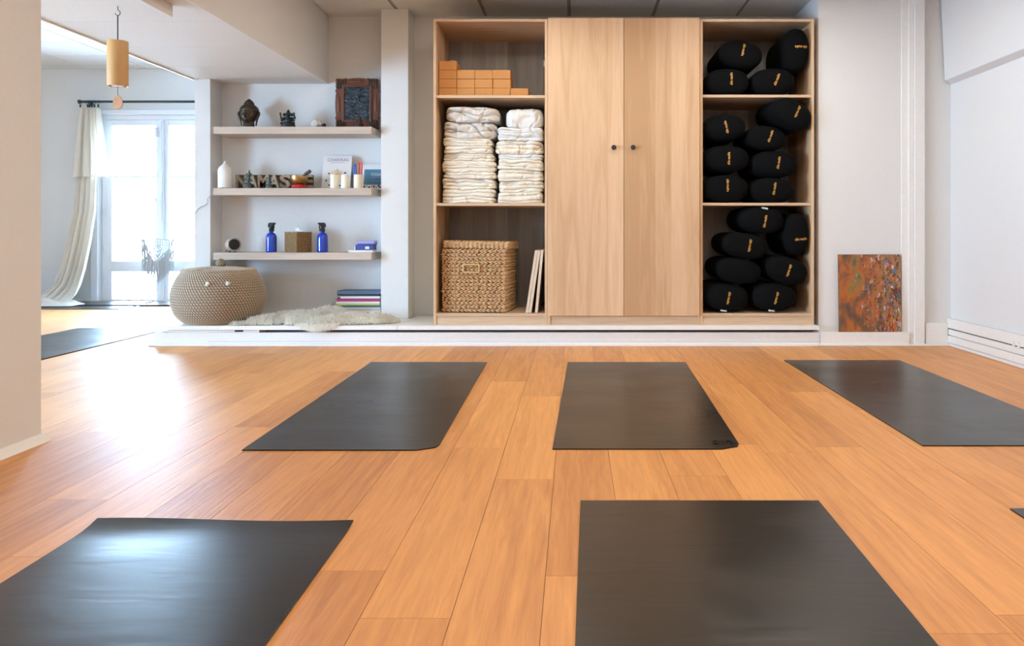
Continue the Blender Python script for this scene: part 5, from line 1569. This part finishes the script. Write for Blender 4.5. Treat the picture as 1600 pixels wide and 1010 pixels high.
# ------------------------------------------------------------------ wind chime under the beam
yc = 3.82
c = at(184, 0, yc)
t = thing('wind_chime', 'bamboo cylinder wind chime hanging under the beam', 'wind chime', (c.x, yc, SOFFIT))
hk = []
for k in range(13):
    a = R(80 - k * 22)
    hk.append((c.x + 0.012 * math.cos(a), yc, SOFFIT - 0.034 + 0.012 * math.sin(a)))
MB().tube([(c.x, yc, SOFFIT), (c.x, yc, SOFFIT - 0.014), (c.x + 0.002, yc, SOFFIT - 0.022)] + hk, 0.0017, 6).build('hook', 'cord_dark', t, smooth=60)
zt_, zb_ = at(0, 65, yc).z, at(0, 135, yc).z
MB().tube([(c.x, yc, SOFFIT - 0.044), (c.x, yc, zt_ - 0.003)], 0.0028, 6).build('hanging_cord', 'cord_dark', t)
r_ = 15 / F * yc
MB().lathe([(0.001, zt_ + 0.001), (r_ * 0.97, zt_ + 0.001), (r_, zt_ - 0.002), (r_, zb_), (r_ - 0.005, zb_), (r_ - 0.005, zt_ - 0.008), (0.001, zt_ - 0.008)], (c.x, yc, 0), 40, cap=False).build('bamboo_tube', 'bamboo', t, smooth=40)
for k in range(8):
    a = 2 * PI * k / 8
    MB().lathe([(0.0018, zb_ + 0.004), (0.0018, zt_ - 0.03)], (c.x + 0.028 * math.cos(a), yc + 0.028 * math.sin(a), 0), 6).build('chime_rod', 'steel', t, smooth=60)
MB().lathe([(0.001, zb_ + 0.003), (0.026, zb_ + 0.003), (0.026, zb_ + 0.0), (0.001, zb_ + 0.0)], (c.x, yc, 0), 24, cap=False).build('striker_disc', 'bamboo_sail', t, smooth=40)
zs0, zs1 = at(0, 149, yc).z, at(0, 170.5, yc).z
MB().tube([(c.x, yc, zb_ + 0.002), (c.x, yc, zs0 - 0.004)], 0.0011, 6).build('sail_cord', 'cord_dark', t)
egg = []
for k in range(32):
    a = 2 * PI * k / 32
    zz = math.sin(a); xx = math.cos(a) * (1 - 0.22 * zz) * 0.98
    egg.append((c.x + xx * 0.0235, (zs0 + zs1) / 2 + zz * (zs0 - zs1) / 2))
MB().prism(egg, yc - 0.0025, yc + 0.0025).build('sail', 'bamboo_sail', t, bevel=0.001)

# ------------------------------------------------------------------ curtain, rod and rings
YR = 8.29
zr = at(0, 159, YR).z
t = thing('curtain_rod', 'thin dark curtain rod above the French window', 'curtain rod', (-4.2, YR, zr))
xa, xb = at(124, 0, YR).x, -3.32
mrot = Matrix.Rotation(R(90), 4, 'Y')
MB().tube([(xa, YR, zr), (xb, YR, zr)], 0.0125, 12).build('rod', 'rod_metal', t, smooth=40)
for xx in (xa, xb):
    MB().lathe([(0.012, -0.012), (0.020, -0.008), (0.020, 0.008), (0.012, 0.012)], seg=16, mat=Matrix.Translation((xx, YR, zr)) @ mrot).build('finial', 'rod_metal', t, smooth=40)
for xx in (xa + 0.06, xb - 0.06):
    MB().tube([(xx, YR, zr), (xx, YW - 0.004, zr)], 0.007, 8).lathe([(0.02, 0), (0.02, 0.006)], seg=16, mat=Matrix.Translation((xx, YW, zr)) @ Matrix.Rotation(R(90), 4, 'X')).build('bracket', 'rod_metal', t, smooth=40)
ring_x = [at(px, 0, YR).x for px in (125.5, 137, 140, 143.5, 147.5, 153.5)]
cu = thing('curtain', 'cream linen curtain sweeping to the floor beside the window', 'curtain', (at(130, 0, YR).x, YR, 0))
for xx in ring_x:
    pts = [(xx + 0.003 * math.sin(a), YR + 0.021 * math.cos(a), zr - 0.008 + 0.021 * math.sin(a)) for a in [2 * PI * k / 18 for k in range(18)]]
    rg_ = MB().tube(pts, 0.0026, 6, closed=True).build('ring', 'rod_metal', cu, smooth=60)
    MB().box(xx - 0.007, xx + 0.007, YR - 0.005, YR + 0.005, zr - 0.058, zr - 0.031).build('clip', 'rod_metal', rg_, bevel=0.001)


def drape(keys, nfold, amp, seed, nx_=90, nz_=60, y0=YR, thick=0.0):
    """keys: (py, px_left, px_right, dy, amp scale) down the cloth"""
    vs = []; fs = []
    for j in range(nz_ + 1):
        u = j / nz_ * (len(keys) - 1); i0 = min(int(u), len(keys) - 2); f = u - i0
        f = f * f * (3 - 2 * f) if False else f
        k0, k1 = keys[i0], keys[i0 + 1]
        py, pl, pr, dy, am = [k0[q] + (k1[q] - k0[q]) * f for q in range(5)]
        for i in range(nx_ + 1):
            s = i / nx_
            ph = s * nfold * 2 * PI + seed + 0.5 * math.sin(s * 5 + j * 0.05)
            yy = y0 - dy + amp * am * (math.sin(ph) + 0.35 * math.sin(2.3 * ph + 1.0 + seed))
            p = at(pl + (pr - pl) * (s + 0.012 * math.sin(ph * 1.0 + 1)), py, y0 - dy)
            vs.append((p.x, min(yy, YW - 0.025), max(p.z, 0.004)))
    for j in range(nz_):
        for i in range(nx_):
            a = j * (nx_ + 1) + i
            fs.append((a, a + nx_ + 1, a + nx_ + 2, a + 1))
    return MB().add(vs, fs)


low = drape([(170, 126, 155, 0.0, 0.5), (277, 119, 150, 0.03, 0.8), (330, 114, 148.5, 0.05, 1.0), (380, 103, 141, 0.07, 1.1), (420, 93, 133, 0.10, 1.2), (445, 82, 126, 0.14, 1.2), (460, 62, 120, 0.20, 1.0), (470, 45, 112, 0.28, 0.7), (474, 35, 100, 0.34, 0.4)], 4.5, 0.026, 0.4)
low.build('long_panel', 'curtain_linen', cu, smooth=179)
up_ = drape([(169.5, 125, 155.5, 0.045, 0.5), (200, 121, 159, 0.06, 0.8), (240, 117, 163.5, 0.075, 1.0), (277, 113, 167.5, 0.09, 1.2)], 4.0, 0.024, 2.0, nz_=30)
up_.build('valance', 'curtain_linen', cu, smooth=179)
hm = MB()
gy = []
for i in range(91):
    q = up_.v[30 * 91 + i]
    gy.append((q.x, q.y - 0.001, q.z + 0.004))
hm.tube(gy, 0.004, 6).build('hem', 'curtain_linen', cu, smooth=60)
vs = []; fs = []
for j in range(25):
    for i in range(61):
        s, v = i / 60, j / 24
        x = at(40 + 88 * s, 0, 7.98).x; y = 7.80 + 0.26 * v - 0.03 * math.sin(s * 3)
        e = min(s, 1 - s, v, 1 - v) * 7; e = min(1, e)
        zz = 0.0175 + e * (0.038 + 0.030 * math.sin(v * 9 + 3 * math.sin(s * 4)) + 0.022 * math.sin(s * 13 + v * 4)) * (1.15 - s * 0.75)
        vs.append((x, y, max(0.0172, zz)))
for j in range(24):
    for i in range(60):
        a = j * 61 + i
        fs.append((a, a + 1, a + 62, a + 61))
MB().add(vs, fs).build('floor_puddle', 'curtain_linen', cu, smooth=179)

# ------------------------------------------------------------------ macrame wall hanging on the window
YM = 8.36
t = thing('macrame_hanging', 'grey white macrame hanging with fringe in front of the window', 'macrame', (at(245, 0, YM).x, YM, at(0, 374, YM).z))
a_, b_ = at(211, 370, YM), at(280, 377, YM)
MB().tube([a_, b_], 0.0045, 8).build('dowel', 'macrame', t, smooth=40)
nail = at(248, 335, YM)
MB().tube([at(222, 371.3, YM), nail, at(271, 376, YM)], 0.0018, 6).build('hanging_thread', 'care_tag', t)


def M_(px, py): return at(px, py, YM)


kn = MB()


def cord(pts, r=0.0045, n=7):
    r *= 1.5
    P = [M_(*p) for p in pts]
    o = []
    for k in range(len(P) - 1):
        for q in range(n):
            f = q / n
            p0 = P[max(k - 1, 0)]; p1 = P[k]; p2 = P[k + 1]; p3 = P[min(k + 2, len(P) - 1)]
            o.append(0.5 * (2 * p1 + (p2 - p0) * f + (2 * p0 - 5 * p1 + 4 * p2 - p3) * f * f + (3 * p1 - p0 - 3 * p2 + p3) * f ** 3))
    o.append(P[-1])
    kn.tube(o, r, 6)


cord([(229, 372), (230, 388), (238, 398), (245, 407)]); cord([(265, 376), (264, 389), (256, 397), (246, 407)])
cord([(225, 372), (228, 388), (233, 400), (242, 411)]); cord([(268, 377), (266, 391), (259, 402), (247, 411)])
cord([(222, 371), (224, 392), (231, 408), (240, 415)], 0.0035); cord([(271, 377), (270, 393), (262, 406), (250, 415)], 0.0035)
for px in (240, 243.5, 247, 250.5, 254):
    cord([(px, 373.5), (px, 379), (px, 385)], 0.004, 3)
cord([(240, 389), (246.5, 384), (253, 389), (246.5, 394), (240, 389)], 0.005); cord([(243.5, 389), (246.5, 386.8), (249.5, 389), (246.5, 391.2), (243.5, 389)], 0.003)
cord([(241, 394), (246, 402), (252, 394)], 0.005); cord([(243, 396), (246, 400), (250, 396)], 0.004)
for sgn, bx0 in ((-1, 234), (1, 259)):
    for k in range(5):
        for q in range(2):
            p = M_(bx0 + (q * 3.5 if sgn < 0 else q * 3.2) + (k % 2) * 1.6 - sgn * k * (-0.7), 375.5 + k * 4)
            kn.ell(p, (0.006, 0.005, 0.0065), seg=6, rings=5)
cord([(244, 407), (245, 414), (243, 420)], 0.010); cord([(247, 407), (246, 414), (248, 420)], 0.010)
kn.build('knotted_cords', 'macrame', t, smooth=60)
fg = MB()
rq = random.Random(3)
for k in range(150):
    s = rq.random()
    px = 221 + 51 * s
    mid_ = 1 - abs(s - 0.5) * 2
    top_ = 374 + 36 * mid_ ** 0.7 + rq.uniform(-2, 4)
    bot_ = 424 + 20 * mid_ ** 1.3 + rq.uniform(-5, 1.5)
    if s < 0.08 or s > 0.92: top_ = 374
    yj = rq.uniform(-0.012, 0.012)
    p0 = at(px, top_, YM + yj); p1 = at(px + rq.uniform(-1.5, 1.5), (top_ + bot_) / 2, YM + yj); p2 = at(px + rq.uniform(-2, 2), bot_, YM + yj)
    fg.tube([p0, p1, p2], [0.0034, 0.0032, 0.0016], 5)
fg.build('fringe', 'macrame', t, kind='stuff')

# ------------------------------------------------------------------ street outside the far window
st_ = MB().box(-12, 4, YW + 0.5, 40, -3.2, -3.0)
o = struct('ground_outside', st_, 'street_stone', 'pale street surface below the windows', 'ground')
